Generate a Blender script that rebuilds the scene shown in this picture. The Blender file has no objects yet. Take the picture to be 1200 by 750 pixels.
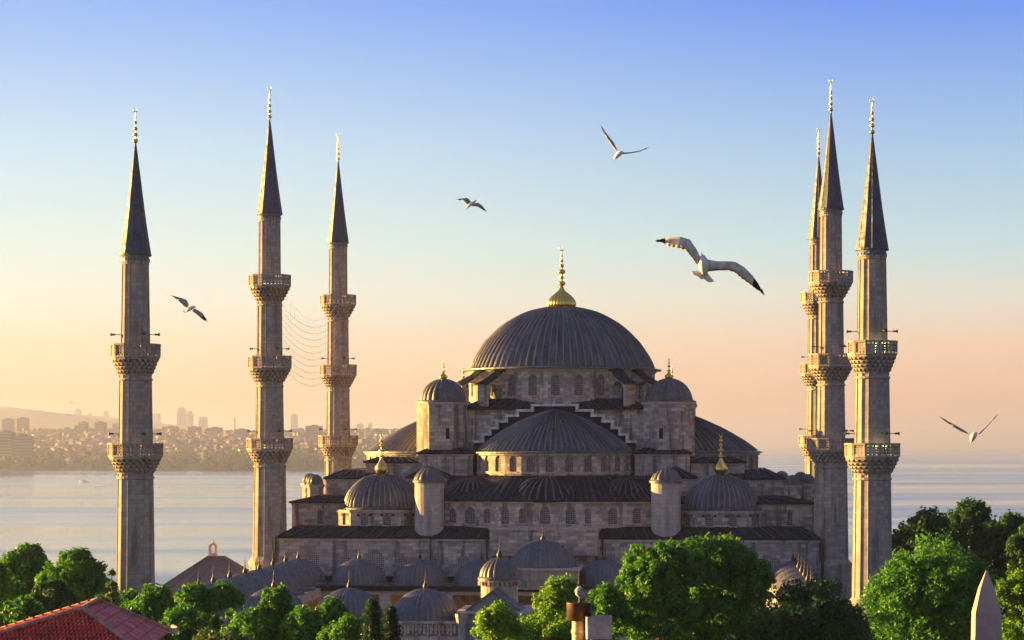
import bpy, math, random
import numpy as np
from mathutils import Vector, Matrix
PI = math.pi
R_ = math.radians
rnd = random.Random(7)
sc = bpy.context.scene
C = sc.collection

# ------------------------------------------------------------------ camera
EYE = 25.0          # camera height above the mosque floor
F = 2618.0          # focal length in pixels of the 1200 px wide photograph
HZ = 520.0          # horizon line
cam = bpy.data.objects.new('camera', bpy.data.cameras.new('camera'))
C.objects.link(cam); sc.camera = cam
cam.location = (0, 0, EYE); cam.rotation_euler = (PI/2, 0, 0)
cam.data.sensor_width = 36; cam.data.lens = F/1200*36
cam.data.shift_y = (HZ-375)/1200
cam.data.clip_start = 1; cam.data.clip_end = 90000

def P(px, py, Y):
    return Vector(((px-600)*Y/F, Y, EYE+(HZ-py)*Y/F))

# ------------------------------------------------------------------ light
SUN_EL, SUN_AZ = 7.5, 68.0      # azimuth counted from the view direction to the left
sdir = Vector((-math.sin(R_(SUN_AZ))*math.cos(R_(SUN_EL)), math.cos(R_(SUN_AZ))*math.cos(R_(SUN_EL)), math.sin(R_(SUN_EL))))
sl = bpy.data.lights.new('sun', 'SUN'); sl.energy = 5.0; sl.angle = R_(0.5); sl.color = (1.0, 0.58, 0.15)
so = bpy.data.objects.new('sun', sl); C.objects.link(so)
so.rotation_euler = sdir.to_track_quat('Z', 'Y').to_euler(); so.location = (-300, 200, 200)

def lin(c):
    return tuple(((v/255)/12.92 if v/255 <= .04045 else ((v/255+.055)/1.055)**2.4) for v in c) + (1.0,)

w = bpy.data.worlds.new("World"); sc.world = w; w.use_nodes = True
nt = w.node_tree; N = nt.nodes; L = nt.links
bg = N['Background']; bg.inputs[1].default_value = 0.05
sky = N.new('ShaderNodeTexSky'); sky.sky_type = 'NISHITA'; sky.sun_disc = False
sky.sun_elevation = R_(SUN_EL); sky.sun_rotation = R_(-SUN_AZ)
sky.air_density = 1.2; sky.dust_density = 2; sky.ozone_density = 3
tc = N.new('ShaderNodeTexCoord'); sep = N.new('ShaderNodeSeparateXYZ'); L.new(tc.outputs['Generated'], sep.inputs[0])
asn = N.new('ShaderNodeMath'); asn.operation = 'ARCSINE'; L.new(sep.outputs[2], asn.inputs[0])
rt = N.new('ShaderNodeMath'); rt.operation = 'MULTIPLY'; rt.inputs[1].default_value = 1/R_(90); L.new(asn.outputs[0], rt.inputs[0])
pw = N.new('ShaderNodeMath'); pw.operation = 'POWER'; pw.inputs[1].default_value = 0.5; pw.use_clamp = True
mx0 = N.new('ShaderNodeMath'); mx0.operation = 'MAXIMUM'; mx0.inputs[1].default_value = 0.0
L.new(rt.outputs[0], mx0.inputs[0]); L.new(mx0.outputs[0], pw.inputs[0])
def ramp(stops):
    r = N.new('ShaderNodeValToRGB'); cr = r.color_ramp; cr.interpolation = 'EASE' if 0 else 'LINEAR'
    for i, (deg, c) in enumerate(stops):
        p = math.sqrt(deg/90)
        e = cr.elements[i] if i < 2 else cr.elements.new(p)
        e.position = p; e.color = lin(c)
    L.new(pw.outputs[0], r.inputs[0]); return r
r_sun = ramp([(0, (255, 214, 170)), (90, (96, 114, 155)), (1.1, (255, 214, 162)), (2.5, (255, 235, 198)), (3.7, (250, 248, 228)), (5.0, (234, 249, 238)),
              (7.4, (204, 234, 250)), (11.2, (144, 185, 252)), (18, (128, 165, 232)), (38, (112, 138, 190))])
r_far = ramp([(0, (255, 200, 168)), (90, (90, 106, 145)), (1.1, (254, 199, 160)), (2.5, (254, 214, 184)), (3.7, (234, 231, 215)), (5.0, (200, 229, 232)),
              (7.2, (170, 207, 237)), (11.2, (100, 150, 245)), (18, (106, 144, 222)), (38, (102, 124, 172))])
dt = N.new('ShaderNodeVectorMath'); dt.operation = 'DOT_PRODUCT'; L.new(tc.outputs['Generated'], dt.inputs[0])
dt.inputs[1].default_value = (-math.sin(R_(SUN_AZ)), math.cos(R_(SUN_AZ)), 0)
mr = N.new('ShaderNodeMapRange'); mr.inputs[1].default_value = 0.16; mr.inputs[2].default_value = 0.60; L.new(dt.outputs['Value'], mr.inputs[0])
mr.interpolation_type = 'SMOOTHSTEP'
mx = N.new('ShaderNodeMix'); mx.data_type = 'RGBA'; L.new(mr.outputs[0], mx.inputs[0]); L.new(r_far.outputs[0], mx.inputs[6]); L.new(r_sun.outputs[0], mx.inputs[7])
r_back = ramp([(0, (134, 134, 140)), (90, (96, 112, 148)), (2.5, (152, 150, 156)), (5.0, (160, 164, 176)), (9, (146, 158, 192)), (16, (124, 146, 196)), (38, (104, 124, 168))])
mrb = N.new('ShaderNodeMapRange'); mrb.inputs[1].default_value = 0.10; mrb.inputs[2].default_value = -0.45; mrb.interpolation_type = 'SMOOTHSTEP'; L.new(dt.outputs['Value'], mrb.inputs[0])
mxb = N.new('ShaderNodeMix'); mxb.data_type = 'RGBA'; L.new(mrb.outputs[0], mxb.inputs[0]); L.new(mx.outputs[2], mxb.inputs[6]); L.new(r_back.outputs[0], mxb.inputs[7])
sca = N.new('ShaderNodeVectorMath'); sca.operation = 'SCALE'; sca.inputs[3].default_value = 3.95; L.new(mxb.outputs[2], sca.inputs[0])
mx2 = N.new('ShaderNodeMix'); mx2.data_type = 'RGBA'; mx2.inputs[0].default_value = 0.03; L.new(sca.outputs[0], mx2.inputs[6]); L.new(sky.outputs[0], mx2.inputs[7])
L.new(mx2.outputs[2], bg.inputs[0])
sc.view_settings.view_transform = 'Standard'; sc.view_settings.look = 'None'
sc.view_settings.exposure = 2.35; sc.view_settings.gamma = 1.0
sc.cycles.max_bounces = 5; sc.cycles.diffuse_bounces = 3; sc.cycles.glossy_bounces = 3
sc.cycles.transmission_bounces = 2; sc.cycles.volume_bounces = 0
sc.cycles.caustics_reflective = False; sc.cycles.use_denoising = True

# ------------------------------------------------------------------ helpers: objects
def tag(o, label=None, cat=None, group=None, kind=None):
    if label: o['label'] = label
    if cat: o['category'] = cat
    if group: o['group'] = group
    if kind: o['kind'] = kind
    return o
def empty(name, loc=(0, 0, 0), rz=0.0):
    o = bpy.data.objects.new(name, None); C.objects.link(o)
    o.location = loc; o.rotation_euler = (0, 0, rz); o.empty_display_size = 1
    return o
def inst(name, me, parent=None, loc=(0, 0, 0), rz=0.0, scale=None):
    o = bpy.data.objects.new(name, me); C.objects.link(o)
    o.location = loc; o.rotation_euler = (0, 0, rz)
    if scale: o.scale = scale
    if parent: o.parent = parent
    return o
def copy_tree(o, parent=None):
    c = o.copy(); C.objects.link(c); c.parent = parent
    for ch in o.children: copy_tree(ch, c)
    return c

class MB:
    def __init__(s): s.v = []; s.f = []; s.m = []; s.mi = 0
    def add(s, vs, fs, mi=None):
        b = len(s.v); s.v += [tuple(p) for p in vs]
        for f in fs: s.f.append([b+i for i in f]); s.m.append(s.mi if mi is None else mi)
    def box(s, x0, x1, y0, y1, z0, z1, mi=None):
        s.add([(x0,y0,z0),(x1,y0,z0),(x1,y1,z0),(x0,y1,z0),(x0,y0,z1),(x1,y0,z1),(x1,y1,z1),(x0,y1,z1)],
              [(0,3,2,1),(4,5,6,7),(0,1,5,4),(1,2,6,5),(2,3,7,6),(3,0,4,7)], mi)
    def obox(s, c, t, hx, hy, z0, z1, mi=None):
        """box centred at c=(x,y), length 2hx along t, thickness 2hy"""
        tx, ty = t; nx, ny = ty, -tx
        pts = [(c[0]+a*tx*hx+b*nx*hy, c[1]+a*ty*hx+b*ny*hy) for a, b in ((-1,1),(1,1),(1,-1),(-1,-1))]
        s.add([(x,y,z0) for x,y in pts]+[(x,y,z1) for x,y in pts],
              [(0,3,2,1),(4,5,6,7),(0,1,5,4),(1,2,6,5),(2,3,7,6),(3,0,4,7)], mi)
    def loft(s, rings, closed=True, cap0=False, cap1=False, mi=None):
        n = len(rings[0]); b = len(s.v)
        for r in rings: s.v += [tuple(p) for p in r]
        k = s.mi if mi is None else mi
        for j in range(len(rings)-1):
            for i in range(n if closed else n-1):
                i2 = (i+1) % n
                s.f.append([b+j*n+i, b+j*n+i2, b+(j+1)*n+i2, b+(j+1)*n+i]); s.m.append(k)
        if cap0: s.f.append([b+i for i in reversed(range(n))]); s.m.append(k)
        if cap1: s.f.append([b+(len(rings)-1)*n+i for i in range(n)]); s.m.append(k)
    def lathe(s, prof, n=16, c=(0,0), z=0, sx=1, sy=1, mi=None, cap0=False, cap1=False, off=0.0):
        rings = [[(c[0]+r*sx*math.cos(off+2*PI*i/n), c[1]+r*sy*math.sin(off+2*PI*i/n), z+h) for i in range(n)] for r, h in prof]
        s.loft(rings, True, cap0, cap1, mi)
    def tube(s, a, b, r, n=6, r2=None, mi=None):
        a = Vector(a); b = Vector(b); d = (b-a).normalized()
        u = d.orthogonal().normalized(); v = d.cross(u); r2 = r if r2 is None else r2
        s.loft([[a+(u*math.cos(2*PI*i/n)+v*math.sin(2*PI*i/n))*r for i in range(n)],
                [b+(u*math.cos(2*PI*i/n)+v*math.sin(2*PI*i/n))*r2 for i in range(n)]], True, True, True, mi)
    def prism(s, pts, z0, z1, mi=None):
        n = len(pts)
        s.loft([[(x,y,z0) for x,y in pts], [(x,y,z1) for x,y in pts]], True, True, True, mi)
    def mesh(s, name, mats, smooth=False, uv=True):
        me = bpy.data.meshes.new(name); me.from_pydata(s.v, [], s.f)
        for m in (mats if isinstance(mats, (list, tuple)) else [mats]): me.materials.append(m)
        nf = len(me.polygons)
        me.polygons.foreach_set('material_index', s.m[:nf])
        if smooth: me.polygons.foreach_set('use_smooth', [True]*nf)
        if uv: autouv(me)
        me.update(); return me
    def build(s, name, mats, parent=None, smooth=False, loc=(0,0,0), rz=0.0):
        return inst(name, s.mesh(name, mats, smooth), parent, loc, rz)

def autouv(me):
    """metric unwrap: along the horizontal tangent and up the slope of each face"""
    nl = len(me.loops); npoly = len(me.polygons)
    if not nl: return
    co = np.empty(len(me.vertices)*3); me.vertices.foreach_get('co', co); co = co.reshape(-1, 3)
    vi = np.empty(nl, dtype=np.int32); me.loops.foreach_get('vertex_index', vi)
    nr = np.empty(npoly*3); me.polygons.foreach_get('normal', nr); nr = nr.reshape(-1, 3)
    lt = np.empty(npoly, dtype=np.int32); me.polygons.foreach_get('loop_total', lt)
    pi = np.repeat(np.arange(npoly), lt); n = nr[pi]
    hl = np.hypot(n[:,0], n[:,1]); flat = hl < 0.05
    t = np.stack([-n[:,1], n[:,0], np.zeros(nl)], 1); t[flat] = (1, 0, 0); hl2 = np.where(flat, 1, hl); t /= hl2[:,None]
    b = np.cross(n, t)
    p = co[vi]
    uv = np.stack([(p*t).sum(1)+(n[:,0]*3.7), (p*b).sum(1)], 1)
    steep = hl > 0.97; uv[steep, 1] = p[steep, 2]
    l = me.uv_layers.new(name='UVMap'); l.data.foreach_set('uv', uv.astype(np.float32).ravel())

# ------------------------------------------------------------------ materials
def newmat(name):
    m = bpy.data.materials.new(name); m.use_nodes = True
    return m, m.node_tree.nodes, m.node_tree.links, m.node_tree.nodes['Principled BSDF']
def c4(c): return (c[0], c[1], c[2], 1)
def mixc(Nn, Ll, fac, a, b, mode='MIX'):
    x = Nn.new('ShaderNodeMix'); x.data_type = 'RGBA'; x.blend_type = mode
    for s, i in ((fac, 0), (a, 6), (b, 7)):
        if hasattr(s, 'links') or hasattr(s, 'is_output'): Ll.new(s, x.inputs[i])
        else: x.inputs[i].default_value = s if i == 0 else c4(s)
    return x.outputs[2]
def noise(Nn, Ll, vec, scale, detail=4, rough=.55, lo=.35, hi=.65, stretch=None):
    if stretch:
        mp = Nn.new('ShaderNodeMapping'); mp.inputs['Scale'].default_value = stretch; Ll.new(vec, mp.inputs[0]); vec = mp.outputs[0]
    t = Nn.new('ShaderNodeTexNoise'); t.inputs['Scale'].default_value = scale; t.inputs['Detail'].default_value = detail; t.inputs['Roughness'].default_value = rough
    Ll.new(vec, t.inputs['Vector'])
    r = Nn.new('ShaderNodeMapRange'); r.inputs[1].default_value = lo; r.inputs[2].default_value = hi; Ll.new(t.outputs['Fac'], r.inputs[0])
    return r.outputs[0]
def bump(Nn, Ll, bs, h, strength, dist):
    b = Nn.new('ShaderNodeBump'); b.inputs['Strength'].default_value = strength; b.inputs['Distance'].default_value = dist
    Ll.new(h, b.inputs['Height']); Ll.new(b.outputs[0], bs.inputs['Normal'])

def stone_mat(name, base, var=.5, bw=.85, bh=.38, stain=.6, rough=.85, mortar=.78):
    m, Nn, Ll, bs = newmat(name)
    uv = Nn.new('ShaderNodeTexCoord'); ob = uv.outputs['Object']; u = uv.outputs['UV']
    br = Nn.new('ShaderNodeTexBrick'); Ll.new(u, br.inputs['Vector'])
    br.inputs['Scale'].default_value = 1.0; br.inputs['Brick Width'].default_value = bw; br.inputs['Row Height'].default_value = bh
    br.inputs['Mortar Size'].default_value = .022; br.inputs['Mortar Smooth'].default_value = .3; br.inputs['Bias'].default_value = 0
    br.offset = .5
    br.inputs['Color1'].default_value = (1+var*.35, 1+var*.33, 1+var*.30, 1); br.inputs['Color2'].default_value = (1-var*.55, 1-var*.57, 1-var*.58, 1)
    br.inputs['Mortar'].default_value = (mortar, mortar*.97, mortar*.95, 1)
    n1 = noise(Nn, Ll, ob, .16, 5, .6)
    n2 = noise(Nn, Ll, ob, 1.3, 5, .65, .4, .62)
    n3 = noise(Nn, Ll, ob, 1.0, 4, .65, .53, .64, (1.1, 1.1, .10))
    c = mixc(Nn, Ll, n1, (base[0]*1.12, base[1]*1.02, base[2]*.93), (base[0]*.86, base[1]*.87, base[2]*.92))
    c = mixc(Nn, Ll, 1.0, c, br.outputs['Color'], 'MULTIPLY')
    n5 = noise(Nn, Ll, ob, .45, 4, .6, .5, .6); mu5 = Nn.new('ShaderNodeMath'); mu5.operation = 'MULTIPLY'; mu5.inputs[1].default_value = stain*.45; Ll.new(n5, mu5.inputs[0])
    c = mixc(Nn, Ll, mu5.outputs[0], c, (base[0]*.50, base[1]*.50, base[2]*.53))
    mu = Nn.new('ShaderNodeMath'); mu.operation = 'MULTIPLY'; mu.inputs[1].default_value = stain*.5; Ll.new(n2, mu.inputs[0])
    c = mixc(Nn, Ll, mu.outputs[0], c, (base[0]*.42, base[1]*.40, base[2]*.40))
    mu2 = Nn.new('ShaderNodeMath'); mu2.operation = 'MULTIPLY'; mu2.inputs[1].default_value = stain; Ll.new(n3, mu2.inputs[0])
    c = mixc(Nn, Ll, mu2.outputs[0], c, (base[0]*.22, base[1]*.21, base[2]*.21))
    Ll.new(c, bs.inputs['Base Color']); bs.inputs['Roughness'].default_value = rough; bs.inputs['Specular IOR Level'].default_value = .25
    ad = Nn.new('ShaderNodeMath'); ad.operation = 'MULTIPLY_ADD'; ad.inputs[1].default_value = .4
    Ll.new(n2, ad.inputs[0]); iv = Nn.new('ShaderNodeMath'); iv.operation = 'SUBTRACT'; iv.inputs[0].default_value = 1; Ll.new(br.outputs['Fac'], iv.inputs[1]); Ll.new(iv.outputs[0], ad.inputs[2])
    bump(Nn, Ll, bs, ad.outputs[0], .5, .03)
    return m
STONE = stone_mat('limestone_ashlar', (.62, .545, .475), .85, .95, .42, .85, mortar=.66)
STONE_P = stone_mat('pale_limestone', (.60, .54, .49), .3, 1.0, .45, .4)
STONE_M = stone_mat('minaret_limestone', (.49, .43, .36), .42, .8, .40, .6, mortar=.76)
PLAST = stone_mat('grey_render', (.40, .35, .32), .12, 3.0, 1.4, .45, mortar=.9)
GRAN = stone_mat('pink_granite', (.50, .37, .32), .05, 50, 50, .25)

def lead_mat(name, base, rough=.42, streak=0, metal=.25):
    m, Nn, Ll, bs = newmat(name); t = Nn.new('ShaderNodeTexCoord'); ob = t.outputs['Object']
    n1 = noise(Nn, Ll, ob, .35, 5, .6); n2 = noise(Nn, Ll, ob, 2.5, 4, .65, .42, .62)
    c = mixc(Nn, Ll, n1, tuple(b*.75 for b in base), tuple(b*1.25 for b in base))
    mu = Nn.new('ShaderNodeMath'); mu.operation = 'MULTIPLY'; mu.inputs[1].default_value = .5; Ll.new(n2, mu.inputs[0])
    c = mixc(Nn, Ll, mu.outputs[0], c, tuple(b*.5 for b in base))
    n6 = noise(Nn, Ll, ob, .22, 4, .6, .42, .6); mu6 = Nn.new('ShaderNodeMath'); mu6.operation = 'MULTIPLY'; mu6.inputs[1].default_value = .55; Ll.new(n6, mu6.inputs[0])
    c = mixc(Nn, Ll, mu6.outputs[0], c, (base[0]*1.35, base[1]*1.1, base[2]*.85))
    n4 = noise(Nn, Ll, ob, 1.0, 3, .6, .55, .7, (1.5, 1.5, .2))
    mu3 = Nn.new('ShaderNodeMath'); mu3.operation = 'MULTIPLY'; mu3.inputs[1].default_value = .35; Ll.new(n4, mu3.inputs[0])
    c = mixc(Nn, Ll, mu3.outputs[0], c, tuple(b*1.9 for b in base))
    if streak:      # run-off streaks down the meridians of a dome
        sp = Nn.new('ShaderNodeSeparateXYZ'); Ll.new(ob, sp.inputs[0]); at = Nn.new('ShaderNodeMath'); at.operation = 'ARCTAN2'; Ll.new(sp.outputs[1], at.inputs[0]); Ll.new(sp.outputs[0], at.inputs[1])
        cb = Nn.new('ShaderNodeCombineXYZ'); Ll.new(at.outputs[0], cb.inputs[0]); Ll.new(sp.outputs[2], cb.inputs[1])
        for sc_, lo, hi, f, col in ((15, .50, .62, .4, tuple(b*1.9 for b in base)), (22, .52, .62, .6, tuple(b*.35 for b in base))):
            q = noise(Nn, Ll, cb.outputs[0], 1.0, 3, .6, lo, hi, (sc_, .16, 1)); mq = Nn.new('ShaderNodeMath'); mq.operation = 'MULTIPLY'; mq.inputs[1].default_value = f*streak; Ll.new(q, mq.inputs[0])
            c = mixc(Nn, Ll, mq.outputs[0], c, col)
    Ll.new(c, bs.inputs['Base Color']); bs.inputs['Metallic'].default_value = metal
    if not metal: bs.inputs['Specular IOR Level'].default_value = .15
    r = Nn.new('ShaderNodeMapRange'); r.inputs[3].default_value = rough-.08; r.inputs[4].default_value = rough+.2; Ll.new(n2, r.inputs[0]); Ll.new(r.outputs[0], bs.inputs['Roughness'])
    bump(Nn, Ll, bs, n2, .4, .03)
    return m
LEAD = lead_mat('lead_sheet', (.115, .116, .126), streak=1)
LEAD_D = lead_mat('dark_lead_sheet', (.026, .028, .036), .7, metal=0)  # lead in a much darker tone, for roofs and small half domes
LEAD_L = lead_mat('grey_lead', (.12, .125, .155), .5, streak=.5)
LEAD_R = lead_mat('lit_lead_roll', (.23, .23, .245))  # lightened lead: the light caught by the dome ribs is painted in
LEAD_S = lead_mat('dark_lead_roll', (.075, .078, .088), .6)
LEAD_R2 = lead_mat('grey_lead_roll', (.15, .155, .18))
LEAD_RD = lead_mat('lit_dark_lead_roll', (.13, .132, .145), .55)  # dimmer painted rib light for the domes in dark lead
LEAD_P = lead_mat('plain_lead', (.075, .085, .112), .5)

def plain(name, col, rough=.7, metal=0, emit=None, var=0.0):
    m, Nn, Ll, bs = newmat(name); bs.inputs['Base Color'].default_value = c4(col); bs.inputs['Roughness'].default_value = rough; bs.inputs['Metallic'].default_value = metal
    if var:
        t = Nn.new('ShaderNodeTexCoord'); n = noise(Nn, Ll, t.outputs['Object'], 2.0 if var < 1 else var, 4, .6)
        Ll.new(mixc(Nn, Ll, n, tuple(v*.65 for v in col), tuple(min(1, v*1.3) for v in col)), bs.inputs['Base Color'])
    if emit: bs.inputs['Emission Color'].default_value = c4(emit[0]); bs.inputs['Emission Strength'].default_value = emit[1]
    return m
GOLD = plain('gilded_copper', (.78, .56, .14), .28, 1.0)
IRON = plain('dark_bronze', (.07, .06, .05), .5, .6)
GLASSD = plain('dark_window_glass', (.012, .012, .014), .35); GLASSD.node_tree.nodes['Principled BSDF'].inputs['Specular IOR Level'].default_value = .2
GRILLE = plain('plaster_window_grille', (.34, .30, .275), .85, var=.3)
RED = plain('dark_red_voussoir', (.10, .035, .03), .8)
TILEB = plain('blue_glazed_tile', (.05, .13, .30), .3)
TILEG = plain('green_glazed_panel', (.10, .27, .22), .4, var=.3)
LAMP = plain('lit_floodlight', (.8, .9, .5), .5, emit=((.85, 1, .35), 1.6))
BULB = plain('light_bulb_glass', (.75, .7, .6), .3)
WIRE = plain('string_light_wire', (.75, .70, .62), .6)

# ------------------------------------------------------------------ mosque frame
TH = R_(-5.0)
DOME = Vector((6.4, 288.0, 0))
def W(u, v, z=0):
    return Vector((DOME.x+u*math.cos(TH)-v*math.sin(TH), DOME.y+u*math.sin(TH)+v*math.cos(TH), z))

# window: reusable mesh; x along the wall, -y outward, z up from the sill
_wc = {}
def arch_pts(wd, h, n=8, pointed=.15):
    """outline from bottom left over the arch to bottom right"""
    r = wd/2; zs = h-r*(1+pointed)
    pts = [(-r, 0), (-r, zs)]
    for i in range(1, n):
        a = PI-PI*i/n; pts.append((r*math.cos(a), zs+r*math.sin(a)*(1+pointed*math.sin(a)**4)))
    pts += [(r, zs), (r, 0)]
    return pts
def window_mesh(wd, h, vouss=False, lattice=True):
    key = (round(wd, 2), round(h, 2), vouss, lattice)
    if key in _wc: return _wc[key]
    mb = MB(); o = arch_pts(wd, h)
    mb.add([(x, .30, z) for x, z in o], [tuple(range(len(o)))], 0)          # glass
    # grille: thin pierced plate of crossing bars in front of the glass
    if lattice:
        st = .22; zs = h-wd/2
        def top(x): return zs+math.sqrt(max(0, (wd/2)**2-x*x))*1.1
        k = int(wd/st)
        for i in range(1, k+1):
            x = -wd/2+i*wd/(k+1); mb.box(x-.042, x+.042, .18, .24, 0, top(x), 1)
        z = st
        while z < h-.05:
            hw = wd/2 if z < zs else math.sqrt(max(0, (wd/2)**2-((z-zs)/1.1)**2))
            if hw > .06: mb.box(-hw, hw, .17, .25, z-.042, z+.042, 1)
            z += st
    # frame strip
    inn = [(x*.86, z*.95+.02) for x, z in o]
    n = len(o); b = [(x, .12, z) for x, z in o]; c = [(x, .12, z) for x, z in inn]
    mb.add(b+c, [(i, i+1, n+i+1, n+i) for i in range(n-1)], 1)
    if vouss:
        r0, r1 = wd/2*1.05, wd/2*1.95; zs = h-wd/2
        for i in range(9):
            if i % 2: continue
            a0 = PI*i/9; a1 = PI*(i+1)/9; zz = lambda r, a: (r*math.cos(a), zs+r*math.sin(a)*1.1)
            q = [zz(r0, a0), zz(r1, a0), zz(r1, a1), zz(r0, a1)]
            mb.add([(x, -.03, z) for x, z in q]+[(x, .02, z) for x, z in q], [(0,1,2,3),(0,1,5,4),(1,2,6,5),(2,3,7,6),(3,0,4,7)], 2)
    mb.box(-wd/2-.08, wd/2+.08, -.07, .1, -.13, 0, 3)
    me = mb.mesh('window', [GLASSD, STONE_P if lattice == 'pale' else GRILLE, RED, STONE_P]); _wc[key] = me; return me

def facade(mb, p0, p1, z0, z1, wins=(), depth=.34, mi=0):
    """wall strip p0->p1 (outside on the right-hand side) with true arched openings"""
    p0 = Vector(p0); p1 = Vector(p1); Ln = (p1-p0).length; t = (p1-p0)/Ln; nrm = Vector((t.y, -t.x))
    def q(s, z, d=0): return (p0.x+t.x*s-nrm.x*d, p0.y+t.y*s-nrm.y*d, z)
    x = 0.0; out = []
    for s, wd, zb, h in sorted(wins):
        o = arch_pts(wd, h); a, b = s-wd/2, s+wd/2
        mb.add([q(x,z0), q(a,z0), q(a,z1), q(x,z1)], [(0,1,2,3)], mi)
        mb.add([q(a,z0), q(b,z0), q(b,zb), q(a,zb)], [(0,1,2,3)], mi)
        arc = o[1:-1]
        for i in range(len(arc)-1):
            (xa, za), (xb, zc) = arc[i], arc[i+1]
            mb.add([q(s+xa,zb+za), q(s+xb,zb+zc), q(s+xb,z1), q(s+xa,z1)], [(0,1,2,3)], mi)
        for i in range(len(o)-1):
            (xa, za), (xb, zc) = o[i], o[i+1]
            mb.add([q(s+xa,zb+za), q(s+xb,zb+zc), q(s+xb,zb+zc,depth), q(s+xa,zb+za,depth)], [(0,1,2,3)], mi)
        mb.add([q(a,zb), q(b,zb), q(b,zb,depth), q(a,zb,depth)], [(0,1,2,3)], mi)
        out.append((q(s, zb), math.atan2(t.y, t.x), wd, h)); x = b
    mb.add([q(x,z0), q(Ln,z0), q(Ln,z1), q(x,z1)], [(0,1,2,3)], mi)
    return out
def place_windows(lst, parent, vouss=False, lattice=True):
    for p, rz, wd, h in lst:
        inst('window', window_mesh(wd, h, vouss, lattice), parent, p, rz)

def ring_pts(c, rx, ry, n, a0=0, a1=2*PI, closed=True):
    m = n if closed else n+1
    return [(c[0]+rx*math.cos(a0+(a1-a0)*i/n), c[1]+ry*math.sin(a0+(a1-a0)*i/n)) for i in range(m)]

def dome_mesh(name, rx, ry, h, ribs, a0=0.0, a1=2*PI, scallop=0.0, rib=.07, rows=18, bands=(.34, .68), eave=.0, mat=None, cone=0.0, rseg=6):
    """lead covered dome: rolled seams (or scallops) are real relief; sheets step slightly at each band"""
    mb = MB(); full = abs(a1-a0) > 2*PI-.01
    n = ribs*rseg; rings = []
    prof = [j/rows for j in range(rows+1)]
    sag = h/ max(rx, ry)
    # circular cap profile
    Rr = (1+sag*sag)/(2*sag)
    for j in prof:
        # parameter along arc
        amax = math.asin(min(1, 1/Rr)) if sag <= 1 else PI-math.asin(1/Rr)
        a = amax*(1-j); r = Rr*math.sin(a); z = (Rr*math.cos(a)-(Rr-sag))*max(rx, ry)
        z = max(z, 0)*(1-cone)+h*(1-r)*cone
        step = sum(.06 for b in bands if j > b)
        ring = []
        cnt = n if full else n+1
        fade = min(1, r*2.5)
        for i in range(cnt):
            ph = (i % rseg)/rseg
            if scallop: d = scallop*(abs(math.sin(PI*ph))-1)*fade*1.0
            else: d = (rib if ph < .01 else (rib*.75 if (ph < 1.01/rseg) else 0))*fade
            an = a0+(a1-a0)*i/n
            rr = r
            ring.append((rx*rr*math.cos(an)+(d-step)*math.cos(an), ry*rr*math.sin(an)+(d-step)*math.sin(an), z+(d*.5 if not scallop else 0)))
        rings.append(ring)
    mb.loft(rings, full)
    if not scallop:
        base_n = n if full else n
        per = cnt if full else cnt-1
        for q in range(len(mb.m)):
            if (q % per) % rseg == 0: mb.m[q] = 2  # roll faces take the lighter lead that paints lit rib lines
    return mb
def add_dome(parent, loc, rx, h, ribs, name='dome', mat=None, eave=.35, finial=None, **k):
    ry = k.pop('ry', rx)
    mb = dome_mesh(name, rx, ry, h, ribs, **k)
    a0 = k.get('a0', 0); a1 = k.get('a1', 2*PI); full = abs(a1-a0) > 2*PI-.01
    n = 48
    pr = [(rx+.0, .06), (rx+eave, -.10), (rx+eave, -.26), (rx-.15, -.34)]
    rings = [[((r)*math.cos(a0+(a1-a0)*i/n), (r+ry-rx)*math.sin(a0+(a1-a0)*i/n), z) for i in range(n if full else n+1)] for r, z in pr]
    mb.loft(rings[:3], full); mb.loft(rings[2:], full, mi=1)
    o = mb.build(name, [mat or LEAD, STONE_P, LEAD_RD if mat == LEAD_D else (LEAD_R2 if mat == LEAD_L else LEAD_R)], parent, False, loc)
    if finial: finial(o, (0, 0, h))
    return o

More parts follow.
